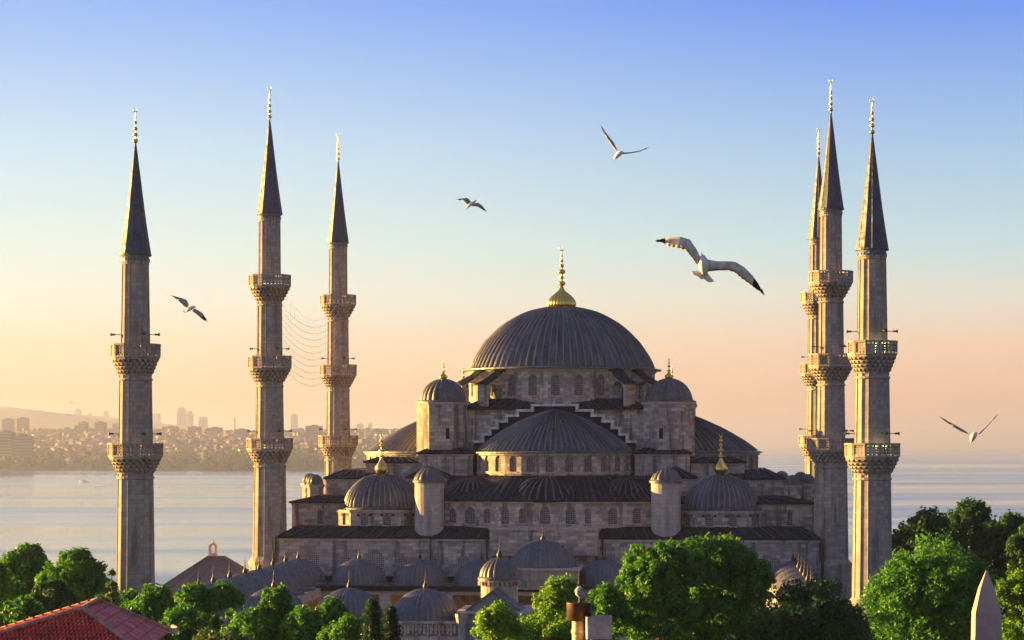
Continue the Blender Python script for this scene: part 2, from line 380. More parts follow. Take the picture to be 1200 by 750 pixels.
_fm = {}
def gold_finial(kind, H, Rb):
    """bulb, then stacked knobs and a crescent; total height H"""
    key = (kind, H, Rb)
    if key in _fm: return _fm[key]
    mb = MB()
    if kind == 'main':
        nb = 24; prof = [(.97, 0), (1.03, .07), (1.0, .17), (.90, .27), (.72, .37), (.50, .46), (.30, .54), (.17, .62), (.11, .72)]
        rings = []
        for r, z in prof:
            rings.append([(Rb*r*(1+(.05 if i % 4 < 2 else -.05))*math.cos(2*PI*i/96), Rb*r*(1+(.05 if i % 4 < 2 else -.05))*math.sin(2*PI*i/96), z*Rb*2.1) for i in range(96)])
        mb.loft(rings); zb = Rb*2.1*.70; th = Rb*.08
        ks = [(.08, .30), (.22, .17), (.36, .30), (.50, .18), (.62, .14), (.74, .10)]
    elif kind == 'tall':
        mb.lathe([(.55*Rb, 0), (Rb, .35), (.98*Rb, .8), (.5*Rb, 1.35), (.22*Rb, 1.8), (.2*Rb, 2.0)], 16); zb = 1.9; th = Rb*.14
        ks = [(.06, .42), (.30, .50), (.50, .30), (.68, .34), (.82, .18)]
    elif kind == 'spire':
        zb = -.15; th = Rb*.3; ks = [(.10, 1.0), (.26, .9), (.42, .8), (.58, .65), (.72, .4)]
    else:
        mb.lathe([(Rb*.7, -.05), (Rb, .18), (Rb*.85, .35), (Rb*.3, .62), (Rb*.2, .8)], 12); zb = .7; th = Rb*.16
        ks = [(.12, .5), (.42, .38), (.68, .22)]
    Hk = H-zb
    mb.lathe([(th, zb-.05), (th*.8, zb+Hk*.5), (th*.5, zb+Hk*.86)], 8)
    for f, r in ks:
        r *= Rb; z = zb+f*Hk; hh = min(r*.95, Hk*.07)
        mb.lathe([(th*.7, z-hh), (r*.75, z-hh*.55), (r, z), (r*.75, z+hh*.55), (th*.7, z+hh)], 12)
    # crescent: open ring facing the front
    cr = Hk*.055; cz = zb+Hk*.86+cr; rr = []
    for i in range(15):
        a = -PI/2+(-1+2*i/14)*PI*.86; tk = cr*.24*math.cos((-1+2*i/14)*PI*.44)+.004
        rr.append([(cr*math.cos(a)*k, dy, cz+cr*math.sin(a)*k) for k, dy in ((1-tk/cr, 0), (1, tk*.7), (1+tk/cr, 0), (1, -tk*.7))])
    mb.loft(rr, True, True, True)
    me = mb.mesh('finial', [GOLD if kind != 'dark' else IRON], True); _fm[key] = me; return me
def fin(kind, H, Rb): return lambda parent, loc: inst('finial', gold_finial(kind, H, Rb), parent, loc)

def seams(mb, a, b, c, d, spacing=1.0, hgt=.09, wd=.05, mi=0):
    """rolled seams on the quad a,b (eave) d,c (ridge), running up the slope"""
    a, b, c, d = map(Vector, (a, b, c, d)); Ln = (b-a).length; k = max(1, int(Ln/spacing))
    nrm = (b-a).cross(d-a).normalized()
    if nrm.z < 0: nrm = -nrm
    tv = (b-a).normalized()
    for i in range(k+1):
        f = min(max(i/k, .01), .99); p = a.lerp(b, f); q = d.lerp(c, f)
        v = [p-tv*wd, p+tv*wd, q+tv*wd, q-tv*wd]; up = nrm*hgt
        mb.add(v+[x+up for x in v], [(4,5,6,7),(0,1,5,4),(1,2,6,5),(3,0,4,7)], mi)
def roofquad(mb, a, b, c, d, spacing=1.0, mi=0, th=.14, seam=True):
    mb.add([a, b, c, d], [(0,1,2,3)], mi)
    mb.add([a, b, (b[0], b[1], b[2]-th), (a[0], a[1], a[2]-th)], [(0,1,2,3)], mi)
    if seam: seams(mb, a, b, c, d, spacing, mi=mi+1)
def skirt(mb, x0, x1, y0, y1, z0, ix, iy, z1, spacing=1.0, mi=0, ov=.45):
    """hipped lead roof on a rectangle: eave z0, inner rectangle inset ix, iy at z1, closed on top"""
    e = [(x0-ov, y0-ov, z0), (x1+ov, y0-ov, z0), (x1+ov, y1+ov, z0), (x0-ov, y1+ov, z0)]
    i = [(x0+ix, y0+iy, z1), (x1-ix, y0+iy, z1), (x1-ix, y1-iy, z1), (x0+ix, y1-iy, z1)]
    for k in range(4):
        k2 = (k+1) % 4; roofquad(mb, e[k], e[k2], i[k2], i[k], spacing, mi)
    mb.add(i, [(0,1,2,3)], mi)
    mb.add([(p[0], p[1], z0-.14) for p in e], [(3,2,1,0)], mi)

# ------------------------------------------------------------------ the mosque
mosque = tag(empty('mosque', (DOME.x, DOME.y, 0), TH), 'great grey stone mosque with cascading lead domes around one large central dome', 'mosque')

def polywall(name, pts, z0, z1, wins, mats=None, vouss=False, cornice=True, roofcap=None, parent=None, closed=False, plinth=False, lattice=True):
    """walls along pts; wins[i] = list for segment i"""
    mb = MB(); allw = []
    m = len(pts) if closed else len(pts)-1
    for i in range(m):
        a, b = pts[i], pts[(i+1) % len(pts)]
        wl = wins(i, (Vector(b)-Vector(a)).length) if callable(wins) else wins.get(i, [])
        allw += facade(mb, a, b, z0, z1, wl)
    if cornice:
        for i in range(m):
            a, b = Vector(pts[i]), Vector(pts[(i+1) % len(pts)]); t = (b-a).normalized(); nn = Vector((t.y, -t.x)); Ln = (b-a).length
            for zz, th, pr in ((z1-.34, .14, .10), (z1-.20, .21, .22)):
                c = (a+b)/2+nn*(pr/2-.01)
                mb.obox(c, t, Ln/2+pr*.45, pr/2+.01, zz, zz+th, 1)
    if roofcap is not None: mb.add([(p[0], p[1], roofcap) for p in pts], [tuple(range(len(pts)))], 1)
    o = mb.build(name, mats or [STONE, STONE_P], parent or mosque)
    place_windows(allw, o, vouss, lattice)
    return o

# central drum and dome
NB = 26
drum_pts = ring_pts((0, 0), 12.0, 12.0, NB, a0=-PI/2-PI/NB, a1=-PI/2-PI/NB+2*PI)
drum = polywall('drum', drum_pts, 29.4, 34.3, lambda i, Ln: [(Ln/2, 1.12, 31.0, 2.65)], closed=True)
md = add_dome(mosque, (0, 0, 34.6), 11.85, 8.15, 80, name='dome', eave=1.0, finial=None, rib=.2, rows=26, bands=(.12, .30, .52, .74, .88), rseg=6)
inst('finial', gold_finial('main', 8.0, 1.75), md, (0, 0, 8.05))
# square base of the drum: sloping dark lead apron
mb = MB()
skirt(mb, -11.2, 11.2, -12.4, 12.4, 29.35, 2.2, 1.6, 30.6, 1.2, ov=.5)
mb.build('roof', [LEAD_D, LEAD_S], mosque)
# buttresses from the drum towards the corner towers
def buttress(ang, r1=15.4, zo=32.4):
    mb = MB(); th = .75
    prof = [(11.6, 29.6), (12.5, 29.6)]
    ar = [(12.5+1.25-1.25*math.cos(PI*i/8), 31.5+1.25*math.sin(PI*i/8)) for i in range(9)]
    prof += ar+[(15.0, 29.6), (r1, 29.6), (r1, zo), (13.6, zo+.9), (12.6, 34.1), (11.6, 34.25)]
    n = len(prof)
    ca, sa = math.cos(ang), math.sin(ang)
    def q(r, z, s): return (r*ca-s*sa, r*sa+s*ca, z)
    # side faces as strips between the arch and the top outline
    for s in (-th, th):
        top = [(11.6, 34.25), (12.6, 34.1), (13.6, zo+.9), (15.0, zo+.15), (r1, zo)]
        def zt(r):
            for (ra, za), (rb, zb) in zip(top, top[1:]):
                if ra <= r <= rb: return za+(zb-za)*(r-ra)/(rb-ra)
            return zo
        mb.add([q(11.6, 29.6, s), q(12.5, 29.6, s), q(12.5, zt(12.5), s), q(11.6, zt(11.6), s)], [(0,1,2,3)])
        for (ra, za), (rb, zb) in zip(ar, ar[1:]):
            mb.add([q(ra, za, s), q(rb, zb, s), q(rb, zt(rb), s), q(ra, zt(ra), s)], [(0,1,2,3)])
        mb.add([q(15.0, 29.6, s), q(r1, 29.6, s), q(r1, zt(r1), s), q(15.0, zt(15.0), s)], [(0,1,2,3)])
    for (ra, za), (rb, zb) in zip([(12.5, 29.6)]+ar, ar+[(15.0, 29.6)]):
        mb.add([q(ra, za, -th), q(rb, zb, -th), q(rb, zb, th), q(ra, za, th)], [(0,1,2,3)])
    mb.add([q(r1, 29.6, -th), q(r1, 29.6, th), q(r1, zo, th), q(r1, zo, -th)], [(0,1,2,3)])
    t2 = [(11.6, 34.3), (12.6, 34.15), (13.6, zo+.95), (r1+.3, zo-.05)]
    for (ra, za), (rb, zb) in zip(t2, t2[1:]):
        for sa_, sb_ in ((-th-.2, 0), (0, th+.2)):
            k0 = .35 if sa_ == 0 else 0; k1 = .35 if sb_ == 0 else 0
            mb.add([q(ra, za+k0, sa_), q(rb, zb+k0, sa_), q(rb, zb+k1, sb_), q(ra, za+k1, sb_)], [(0,1,2,3)], 1)
        for s_ in (-th-.2, th+.2):
            mb.add([q(ra, za, s_), q(rb, zb, s_), q(rb, zb-.18, s_), q(ra, za-.18, s_)], [(0,1,2,3)], 1)
    mb.add([q(r1+.3, zo-.05, -th-.2), q(r1+.3, zo-.05, th+.2), q(r1+.3, zo+.3, 0)], [(0,1,2)], 1)
    mb.build('buttress', [STONE, LEAD_D], mosque)
for qd in range(4):
    for da in (-8, 9): buttress(R_(45+90*qd+da))

# core walls with stepped gable
core = MB()
core.box(-13, 13, -12.2, 12.2, 18, 29.2)
core.build('wall', [STONE], mosque)
steps = [(-2.75, 2.75, 29.62), (-4.6, -2.75, 28.95), (-5.95, -4.6, 28.3), (-7.1, -5.95, 27.6), (-8.0, -7.1, 26.8), (-8.9, -8.0, 26.0), (-9.9, -8.9, 25.1)]
COPE = plain('pale_coping_stone', (.72, .68, .62), .85, var=1.5)
def gable(sgn):
    g = MB()
    pts = []
    full = steps+[(-b, -a, z) for a, b, z in steps[1:]]
    for a, b, z in full:
        g.box(a, b, -13.0, -12.2, 23.9, z-.02, 0)
    o = g.build('stepped_gable', [LEAD_D], mosque, rz=0 if sgn < 0 else PI)
    for i, (a, b, z) in enumerate(full):
        s = MB(); s.box(a-.2, b+.2, -13.35, -12.15, z, z+.30)
        # riser stone down to the next step
        if i:
            left = a < 0; nx = b if left else a
            zt = z+.30
            up = next((zz for aa, bb, zz in full if abs((aa if left else bb)-nx) < .01), None)
            if up: s.box(nx-.18, nx+.18, -13.33, -12.16, z+.25, up-.01)
        s.build('step', [COPE], o)
    return o
gable(-1); gable(1)

# semi-domes with their arcaded drums
def semidome(cu, cv, ang, R, Rv, zb, h, ribs, nb, ww, wh, zs, parts_parent=mosque):
    """half dome opening towards the core, facing direction ang"""
    g = ang-PI/2
    pts = ring_pts((0, 0), R+.35, Rv+.35, nb, a0=PI, a1=2*PI, closed=False)
    mbx = MB(); allw = []
    for i in range(nb):
        a, b = Vector(pts[i]), Vector(pts[i+1]); Ln = (b-a).length
        allw += facade(mbx, a, b, zs-zb, -.1, [(Ln/2, ww, zs-zb+.45, wh)])
        t = (b-a)/Ln; nn = Vector((t.y, -t.x))
        mbx.obox((a+b)/2+nn*.10, t, Ln/2+.05, .11, -.34, -.12, 1)
        mbx.obox((a+b)/2+nn*.05, t, Ln/2+.02, .07, zs-zb+.18, zs-zb+.3, 1)
    rz = ang+PI/2
    o = mbx.build('semi_dome_drum', [STONE, STONE_P], parts_parent, loc=(cu, cv, zb), rz=rz)
    place_windows(allw, o)
    d = add_dome(parts_parent, (cu, cv, zb+.15), R, h, ribs, name='semi_dome', ry=Rv, a0=PI, a1=2*PI, eave=.8, rib=.24, cone=.55, rows=20, bands=(.2, .45, .7), rseg=5)
    d.rotation_euler = (0, 0, rz)
    return o
for s in (-1, 1):
    semidome(0, s*12.7, s*PI/2, 9.35, 9.0, 23.95, 5.35, 42, 13, 1.0, 1.95, 21.2)
    semidome(s*13.0, 0, 0 if s > 0 else PI, 11.6, 11.9, 23.95, 5.7, 50, 15, 1.12, 2.0, 21.0)

# corner towers with scalloped domes
def octo(hw, ch): return [(-hw+ch, -hw), (hw-ch, -hw), (hw, -hw+ch), (hw, hw-ch), (hw-ch, hw), (-hw+ch, hw), (-hw, hw-ch), (-hw, -hw+ch)]
for su in (-1, 1):
    for sv in (-1, 1):
        cu, cv = su*14.0, sv*11.4
        pts = [(cu+x, cv+y) for x, y in octo(3.15, 1.75)]
        o = polywall('corner_tower', pts, 23.5, 30.1, {}, closed=True)
        m2 = MB(); m2.box(cu-.9*su-.22, cu-.9*su+.22, cv-3.19, cv-3.1, 25.6, 26.9); m2.build('slit_window', [GLASSD], o)
        add_dome(mosque, (cu, cv, 30.35), 2.95, 2.75, 22, name='tower_dome', scallop=.16, rows=14, bands=(), eave=.42, rseg=8, finial=fin('small', 2.5, .55))
        # stepped masonry under the tower
        m3 = MB(); m3.box(cu-2.0 if su > 0 else cu-2.6, cu+2.6 if su > 0 else cu+2.0, cv-4.0, cv+4.0, 17, 23.85)
        x0 = -16.6 if su < 0 else 9.9; x1 = -9.9 if su < 0 else 16.6
        m3 = MB(); m3.box(x0, x1, cv-3.9, cv+3.9, 17, 23.8); m3.box(x0-.15, x1+.15, cv-4.05, cv+4.05, 23.55, 23.78, 1)
        m3.build('buttress_block', [STONE, STONE_P], mosque)
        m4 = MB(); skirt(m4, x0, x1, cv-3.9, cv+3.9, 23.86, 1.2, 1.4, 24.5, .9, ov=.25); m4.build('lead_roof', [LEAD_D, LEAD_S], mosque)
        # outer side block, lower, in front of the lateral semi-dome
        x0, x1 = (-23.2, -16.75) if su < 0 else (16.75, 23.2); y0, y1 = (cv-3.3, cv+2.2) if sv < 0 else (cv-2.2, cv+3.3)
        m5 = MB(); m5.box(x0, x1, y0, y1, 17, 22.7); m5.box(x0-.12, x1+.12, y0-.12, y1+.12, 22.4, 22.62, 1); m5.build('buttress_block', [STONE, STONE_P], mosque)
        m6 = MB(); skirt(m6, x0, x1, y0, y1, 22.76, 1.6, 1.3, 23.4, .9, ov=.3); m6.build('lead_roof', [LEAD_D, LEAD_S], mosque)
        # inner low block by the exedra
        x0, x1 = (-17.2, -12.6) if su < 0 else (12.6, 17.2); y0, y1 = (-20.5, -15.4) if sv < 0 else (15.4, 20.5)
        m7 = MB(); m7.box(x0, x1, y0, y1, 14, 20.9); m7.box(x0-.12, x1+.12, y0-.12, y1+.12, 20.6, 20.82, 1); m7.build('buttress_block', [STONE, STONE_P], mosque)
        m8 = MB(); skirt(m8, x0, x1, y0, y1, 20.96, 2.2, 2.4, 22.2, .9, ov=.3); m8.build('lead_roof', [LEAD_D, LEAD_S], mosque)

# exedra tier front and back
def exedra(sg):
    root = empty('exedra', (0, 0, 0), 0 if sg < 0 else PI); root.parent = mosque
    return root
for sg in (-1, 1):
    rz = 0 if sg < 0 else PI
    pts = [(-13.3, -21.5), (-12.6, -25.2), (-5.9, -26.7), (5.6, -26.7), (12.4, -25.2), (13.3, -21.5)]
    mbx = MB(); allw = []
    for i in range(5):
        wl = {1: [(1.4, .8, 15.7, 1.75), (3.6, 1.25, 15.6, 2.0), (5.7, .8, 15.7, 1.75)], 2: [(1.0, .95, 15.6, 2.0), (3.0, .7, 15.7, 1.8), (5.7, 1.2, 15.6, 2.1), (8.7, 1.2, 15.6, 2.1), (10.7, .7, 15.7, 1.8)],
              3: [(2.1, 1.15, 15.6, 2.0), (5.0, 1.0, 15.7, 1.9)]}.get(i, [])
        a, b = Vector(pts[i]), Vector(pts[i+1]); t = (b-a).normalized(); nn = Vector((t.y, -t.x)); Ln = (b-a).length
        allw += facade(mbx, a, b, 14.0, 18.3, wl)
        mbx.obox((a+b)/2+nn*.13, t, Ln/2+.1, .14, 18.02, 18.28, 1)
        mbx.obox((a+b)/2+nn*.08, t, Ln/2+.05, .09, 15.15, 15.35, 1)
    o = mbx.build('exedra_wall', [STONE, STONE_P], mosque, rz=rz); place_windows(allw, o)
    r = MB()
    ev = [(-13.7, -21.5), (-12.9, -25.6), (-6.0, -27.15), (5.7, -27.15), (12.8, -25.6), (13.7, -21.5)]
    iv = [(-12.4, -17.0), (-9.9, -19.0), (-4.5, -21.9), (4.5, -21.9), (9.9, -19.0), (12.4, -17.0)]
    for i in range(5): roofquad(r, (*ev[i], 18.36), (*ev[i+1], 18.36), (*iv[i+1], 21.15), (*iv[i], 21.15), .8)
    o = r.build('exedra_roof', [LEAD_D, LEAD_S], mosque, rz=rz)
    for cx, cy, R, h, da in ((-.2, -22.0, 5.1, 2.75, 0), (-9.2, -20.7, 4.2, 2.5, -20), (9.2, -20.7, 4.2, 2.5, 20)):
        d = add_dome(o, (cx, cy, 18.4), R, h, 16, name='exedra_semi_dome', a0=PI, a1=2*PI, eave=.05, rib=.2 if cx > -1 and cx < 1 else .12, rows=12, bands=(), rseg=5, mat=LEAD_D)
        d.rotation_euler = (0, 0, R_(da))
# stair turrets
for su in (-1, 1):
    for sv in (-1, 1):
        m = MB(); m.lathe([(1.55, 13.6), (1.72, 14.3), (1.72, 20.35), (1.9, 20.45), (1.9, 20.65)], 24)
        o = m.build('turret', [STONE_P], mosque, loc=(su*13.9, sv*26.3, 0))
        add_dome(o, (0, 0, 20.75), 1.85, 1.45, 14, name='cap', scallop=.16, rows=8, bands=(), eave=.12, rseg=6)

# corner domes
for su in (-1, 1):
    for sv in (-1, 1):
        cu, cv = su*20.3, sv*21.3
        pts = [(cu+x, cv+y) for x, y in octo(4.75, 1.75)]
        def wn(i, Ln):
            return [(Ln*.27, .9, 15.38, 1.5)]+[(Ln*.73, .9, 15.38, 1.5)] if Ln > 2.9 else [(Ln/2, .8, 15.38, 1.5)]
        polywall('corner_dome_drum', pts, 13.9, 17.15, wn, closed=True, vouss=True)
        add_dome(mosque, (cu, cv, 17.45), 4.45, 3.95, 42, name='corner_dome', eave=.55, rib=.16, rows=16, bands=(.35, .7), rseg=5, finial=fin('tall', 4.9, .8))
        # side lanterns on the roof edge
        for (lu, lv) in ((28.8, 19.0), (31.0, 10.0)):
            x, y = su*lu, sv*lv
            o = polywall('roof_lantern', [(x+a, y+b) for a, b in octo(.95, .5)], 17.6, 20.0, {}, closed=True)
            add_dome(o, (x, y, 20.15), .98, 1.15, 12, name='cap', scallop=.1, rows=8, bands=(), eave=.12, rseg=4)

# side blocks (second and third tier)
for su in (-1, 1):
    a, b = (-31.0, -13.2) if su < 0 else (13.2, 31.0)
    m = MB()
    f = facade(m, (a, -22.4), (b, -22.4), 13.5, 17.95, [(3.4, .6, 15.4, 1.8)] if su < 0 else [(15.2, .6, 15.4, 1.8)])
    f += facade(m, (b, 22.4), (a, 22.4), 13.5, 17.95, [])
    f += facade(m, (b, -22.4), (b, 22.4), 13.5, 17.95, [(4+6.1*k, 1.0, 14.9, 1.9) for k in range(7)])
    f += facade(m, (a, 22.4), (a, -22.4), 13.5, 17.95, [(4+6.1*k, 1.0, 14.9, 1.9) for k in range(7)])
    m.box(a-.12, b+.12, -22.54, 22.54, 17.72, 17.95, 1)
    o = m.build('aisle_wall', [STONE, STONE_P], mosque); place_windows(f, o)
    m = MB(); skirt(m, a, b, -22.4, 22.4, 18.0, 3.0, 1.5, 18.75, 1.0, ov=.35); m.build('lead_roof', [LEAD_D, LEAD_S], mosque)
    a, b = (-28.0, -20.5) if su < 0 else (20.5, 28.0)
    m = MB(); m.box(a, b, -15.8, 15.8, 18.2, 20.75); m.box(a-.12, b+.12, -15.92, 15.92, 20.5, 20.72, 1); m.build('upper_block', [STONE, STONE_P], mosque)
    m = MB(); skirt(m, a, b, -15.8, 15.8, 20.8, 1.8, 2.0, 21.75, 1.0, ov=.3); m.build('lead_roof', [LEAD_D, LEAD_S], mosque)

# base block
base = MB(); z1 = 13.95
wf = [(31.5+x, wd, zb, h) for x, wd, zb, h in [(-27.4, 1.7, 10.4, 1.9), (-23.5, 1.5, 10.3, 1.6), (-20.0, 2.3, 10.3, 2.3), (-16.9, 1.6, 10.2, 1.7), (-13.2, 1.3, 10.2, 1.6), (-9.6, 1.6, 10.2, 1.8),
      (9.6, 1.6, 10.2, 1.8), (13.2, 1.3, 10.2, 1.6), (16.9, 1.6, 10.2, 1.7), (20.0, 2.2, 10.3, 2.2), (26.5, 1.7, 10.0, 2.0)]]
fw = facade(base, (-31.5, -28), (31.5, -28), 0, z1, wf)
fw += facade(base, (31.5, -28), (31.5, 28), 0, z1, [(4+6*k, 1.4, 8.5, 2.6) for k in range(9)])
fw += facade(base, (31.5, 28), (-31.5, 28), 0, z1, [(4+6*k, 1.4, 8.5, 2.6) for k in range(10)])
fw += facade(base, (-31.5, 28), (-31.5, -28), 0, z1, [(4+6*k, 1.4, 8.5, 2.6) for k in range(9)])
base.box(-31.7, 31.7, -28.2, 28.2, 13.62, 13.9, 1)
bo = base.build('facade_wall', [STONE, STONE_P], mosque)
place_windows(fw, bo, False, 'pale')
m = MB(); skirt(m, -31.5, 31.5, -28, 28, 14.02, 1.8, 1.95, 15.3, 1.3, ov=.3); m.build('skirt_roof', [LEAD_D, LEAD_S], mosque)
m = MB(); m.box(-6.5, 6.2, -28.75, -26.2, 12.0, 14.95); m.box(-6.65, 6.35, -28.9, -26.1, 14.95, 15.2, 1); m.build('parapet_wall', [STONE, STONE_P], mosque)
for u, z0, r in ((-31.9, 0, .16), (31.9, 0, .16), (-13.5, 6, .1), (-6.9, 6, .1), (6.6, 6, .1)):
    m = MB(); m.tube((u, -28.3, z0), (u, -28.3, 14.0), r, 8); m.build('downpipe', [IRON], mosque)

# portico along the hall front
pm = MB()
pm.box(-31.5, 31.5, -36.5, -28.05, 7.9, 8.75); pm.box(-31.7, 31.7, -36.75, -36.45, 8.3, 8.9, 1)
pm.box(-31.5, 31.5, -28.4, -28.02, 8.75, 9.5, 1)
pm.build('portico_roof', [STONE_P, LEAD_D], mosque)
for k in range(-4, 5):
    if k == 0: continue
    o = add_dome(mosque, (k*7.1, -32.3, 9.0), 3.25, 2.75, 36, name='portico_dome', mat=LEAD_L, eave=.3, rib=.045, rows=12, bands=(.3, .65), rseg=4)
    inst('finial', gold_finial('dark', 1.45, .22), o, (0, 0, 2.7))
for k in range(10):
    m = MB(); x = -31.9+7.1*k
    m.lathe([(.5, 0), (.5, .3), (.38, .4), (.36, 5.4), (.6, 6.0), (.6, 6.2)], 12, cap1=True); m.box(-.6, .6, -.6, .6, 6.2, 7.9)
    m.build('column', [STONE_P], mosque, loc=(x, -36.0, 0))
m = MB(); m.box(-4.3, 4.3, -37.3, -28.9, 8.6, 10.75); m.box(-4.5, 4.5, -37.5, -28.7, 10.75, 11.0, 1)
m.add([(-4.3, -37.35, 9.6), (4.3, -37.35, 9.6), (0, -37.35, 10.6), (-4.3, -37.55, 9.6), (4.3, -37.55, 9.6), (0, -37.55, 10.6)], [(0,1,2),(3,5,4),(0,3,5,2),(1,2,5,4),(0,1,4,3)], 0)
m.build('portico_block', [PLAST, STONE_P], mosque)
o = add_dome(mosque, (0, -33.1, 11.1), 3.9, 2.9, 44, name='portico_dome', mat=LEAD_L, eave=.35, rib=.05, rows=14, bands=(.3, .65), rseg=4)
inst('finial', gold_finial('dark', 1.9, .28), o, (0, 0, 2.85))

# ------------------------------------------------------------------ courtyard in front of the hall
court = tag(empty('courtyard_arcade', (DOME.x, DOME.y, 0), TH), 'low walled courtyard with a row of grey lead domes and a small raised gate dome', 'courtyard')
V0, V1 = -88.0, -36.9
m = MB()
m.box(-32, 32, V0+.5, V0+7.0, 7.6, 8.6); m.box(-32, -25, V0+7, V1, 7.6, 8.6); m.box(25, 32, V0+7, V1, 7.6, 8.6)
m.build('arcade_roof', [STONE_P], court)
def court_wall(p0, p1, wins):
    m = MB(); f = facade(m, p0, p1, 0, 7.3, wins)
    a, b = Vector(p0), Vector(p1); t = (b-a).normalized(); nn = Vector((t.y, -t.x)); c = (a+b)/2; h = (b-a).length/2
    m.obox(c+nn*.12, t, h+.1, .14, 7.0, 7.25, 1); m.obox(c-nn*.3, t, h, .3, 7.3, 7.75, 0); m.obox(c+nn*.1, t, h+.15, .2, 8.85, 9.05, 1)
    m.obox(c-nn*.55, t, h, .15, 7.75, 8.85, 0)
    o = m.build('courtyard_wall', [STONE_P, STONE], court); place_windows(f, o)
    # pierced balustrade: frames with carved crosses
    g = MB(); n = int(2*h/1.05)
    for i in range(n):
        x = -h+.5+1.05*i
        q = a+t*(x+h); 
        g.obox(q+nn*.02, t, .10, .1, 7.75, 8.85)
        for k, (dx, z0, z1) in enumerate(((.3, 7.9, 8.25), (.3, 8.35, 8.7), (.72, 7.9, 8.25), (.72, 8.35, 8.7))):
            g.obox(a+t*(x+h+dx)+nn*.0, t, .13, .07, z0, z1)
    g.obox(c+nn*.0, t, h, .07, 8.24, 8.36)
    g.build('balustrade', [STONE_P], o)
    return o
court_wall((-32, V0), (-3.2, V0), [(4+4.2*k, 1.3, 3.4, 2.2) for k in range(6)])
court_wall((2.7, V0), (32, V0), [(4+4.2*k, 1.3, 3.4, 2.2) for k in range(6)])
court_wall((32, V0), (32, V1), [(4+4.2*k, 1.3, 3.4, 2.2) for k in range(11)])
court_wall((-32, V1), (-32, V0), [(4+4.2*k, 1.3, 3.4, 2.2) for k in range(11)])
cd = dome_mesh('dome', 3.15, 3.15, 2.75, 36, rib=.045, rows=12, bands=(.3, .65), rseg=4)
pr = [(3.15, .06), (3.45, -.1), (3.45, -.3), (3.0, -.4)]
cd.lathe(pr[:3], 40); cd.lathe(pr[2:], 40, mi=1)
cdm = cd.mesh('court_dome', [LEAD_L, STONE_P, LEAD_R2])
def court_dome(u, v):
    o = inst('court_dome', cdm, court, (u, v, 9.0)); inst('finial', gold_finial('dark', 1.7, .24), o, (0, 0, 2.7))
for k in (-4, -3, -2, -1, 1, 2, 3, 4): court_dome(k*7.05, -84.0)
for s in (-1, 1):
    for k in range(6): court_dome(s*28.4, -76.9+7.35*k)
bigd = [o for o in court.children if o.name.startswith('court_dome') and o.location.x > 28.3 and o.location.y < -76 and o.location.y > -80][0]
bigd.scale = (1.0, 1.0, 1.05)
# low stone drums beneath domes: octagonal kerbs
for k in (-4, -3, -2, -1, 1, 2, 3, 4):
    m = MB(); m.lathe([(3.4, 8.6), (3.35, 8.72)], 8, (k*7.05, -84.0), off=PI/8); m.build('dome_base', [STONE_P], court)
# gate block with gable, pilasters and tiled inscription panel
m = MB()
m.box(-3.2, 2.7, -90, -83, 0, 9.9); m.box(-3.45, 2.95, -90.25, -83, 9.9, 10.15, 1)
m.add([(-2.6, -90.05, 10.15), (2.1, -90.05, 10.15), (-.25, -90.05, 11.9), (-2.6, -86, 10.15), (2.1, -86, 10.15), (-.25, -86, 11.9)], [(0,1,2),(3,5,4),(0,3,5,2),(1,2,5,4),(0,1,4,3)], 0)
for sx in (-1, 1):
    a = (-.25+sx*2.6, -90.2, 10.12); b = (-.25, -90.2, 12.0)
    m.add([a, b, (b[0], -86, b[2]), (a[0], -86, a[2]), (a[0], a[1], a[2]-.16), (b[0], b[1], b[2]-.2)], [(0,1,2,3),(0,4,5,1)], 2)
gb = m.build('gate_block', [PLAST, STONE_P, LEAD_L], court)
for x in (-3.0, 2.5):
    m = MB(); m.lathe([(.34, 0), (.32, 8.6), (.42, 8.9), (.55, 9.5), (.6, 9.6), (.6, 9.9)], 12, (x, -90.2)); m.build('pilaster', [STONE_P], court)
m = MB()
m.lathe([(1.7, 10.0), (1.7, 12.35), (1.9, 12.45), (1.9, 12.75)], 28)
for i in range(28):
    a = 2*PI*i/28; m.obox((1.86*math.cos(a), 1.86*math.sin(a)), (-math.sin(a), math.cos(a)), .11, .12, 12.1, 12.44, 1)
o = m.build('gate_drum', [STONE_P, STONE], court, loc=(-.2, -84.2, 0))
add_dome(o, (0, 0, 12.85), 1.86, 1.75, 20, name='gate_dome', scallop=.12, rows=12, bands=(), eave=.15, rseg=6, finial=fin('dark', 1.9, .28))
def tile_panel(x0, x1, y, z0, z1, parent, seed):
    """glazed panel with scrolling leaf relief in a stone frame"""
    m = MB(); m.box(x0, x1, y-.06, y, z0, z1, 0)
    for a, b, c, d in ((x0-.1, x1+.1, z0-.1, z0), (x0-.1, x1+.1, z1, z1+.1), (x0-.1, x0, z0, z1), (x1, x1+.1, z0, z1)): m.box(a, b, y-.13, y, c, d, 1)
    rr = random.Random(seed); n = int((x1-x0)/.45)
    for i in range(n):
        for j in range(max(1, int((z1-z0)/.5))):
            cx = x0+.3+i*.45; cz = z0+.3+j*.5; a0 = rr.random()*6; s = 1 if (i+j) % 2 else -1
            for k in range(7):
                a = a0+s*k*.75; r = .05+.024*k; a2 = a+s*.75; r2 = r+.024
                m.tube((cx+r*math.cos(a), y-.08, cz+r*math.sin(a)), (cx+r2*math.cos(a2), y-.08, cz+r2*math.sin(a2)), .028, 4, mi=1)
    m.build('tile_panel', [TILEG, STONE_P], parent)
tile_panel(-2.2, -1.2, -90.01, 7.7, 9.1, court, 3)
tile_panel(-3.6, -1.4, -37.32, 8.75, 10.0, mosque, 5)
tile_panel(1.4, 3.6, -37.32, 8.75, 10.0, mosque, 6)

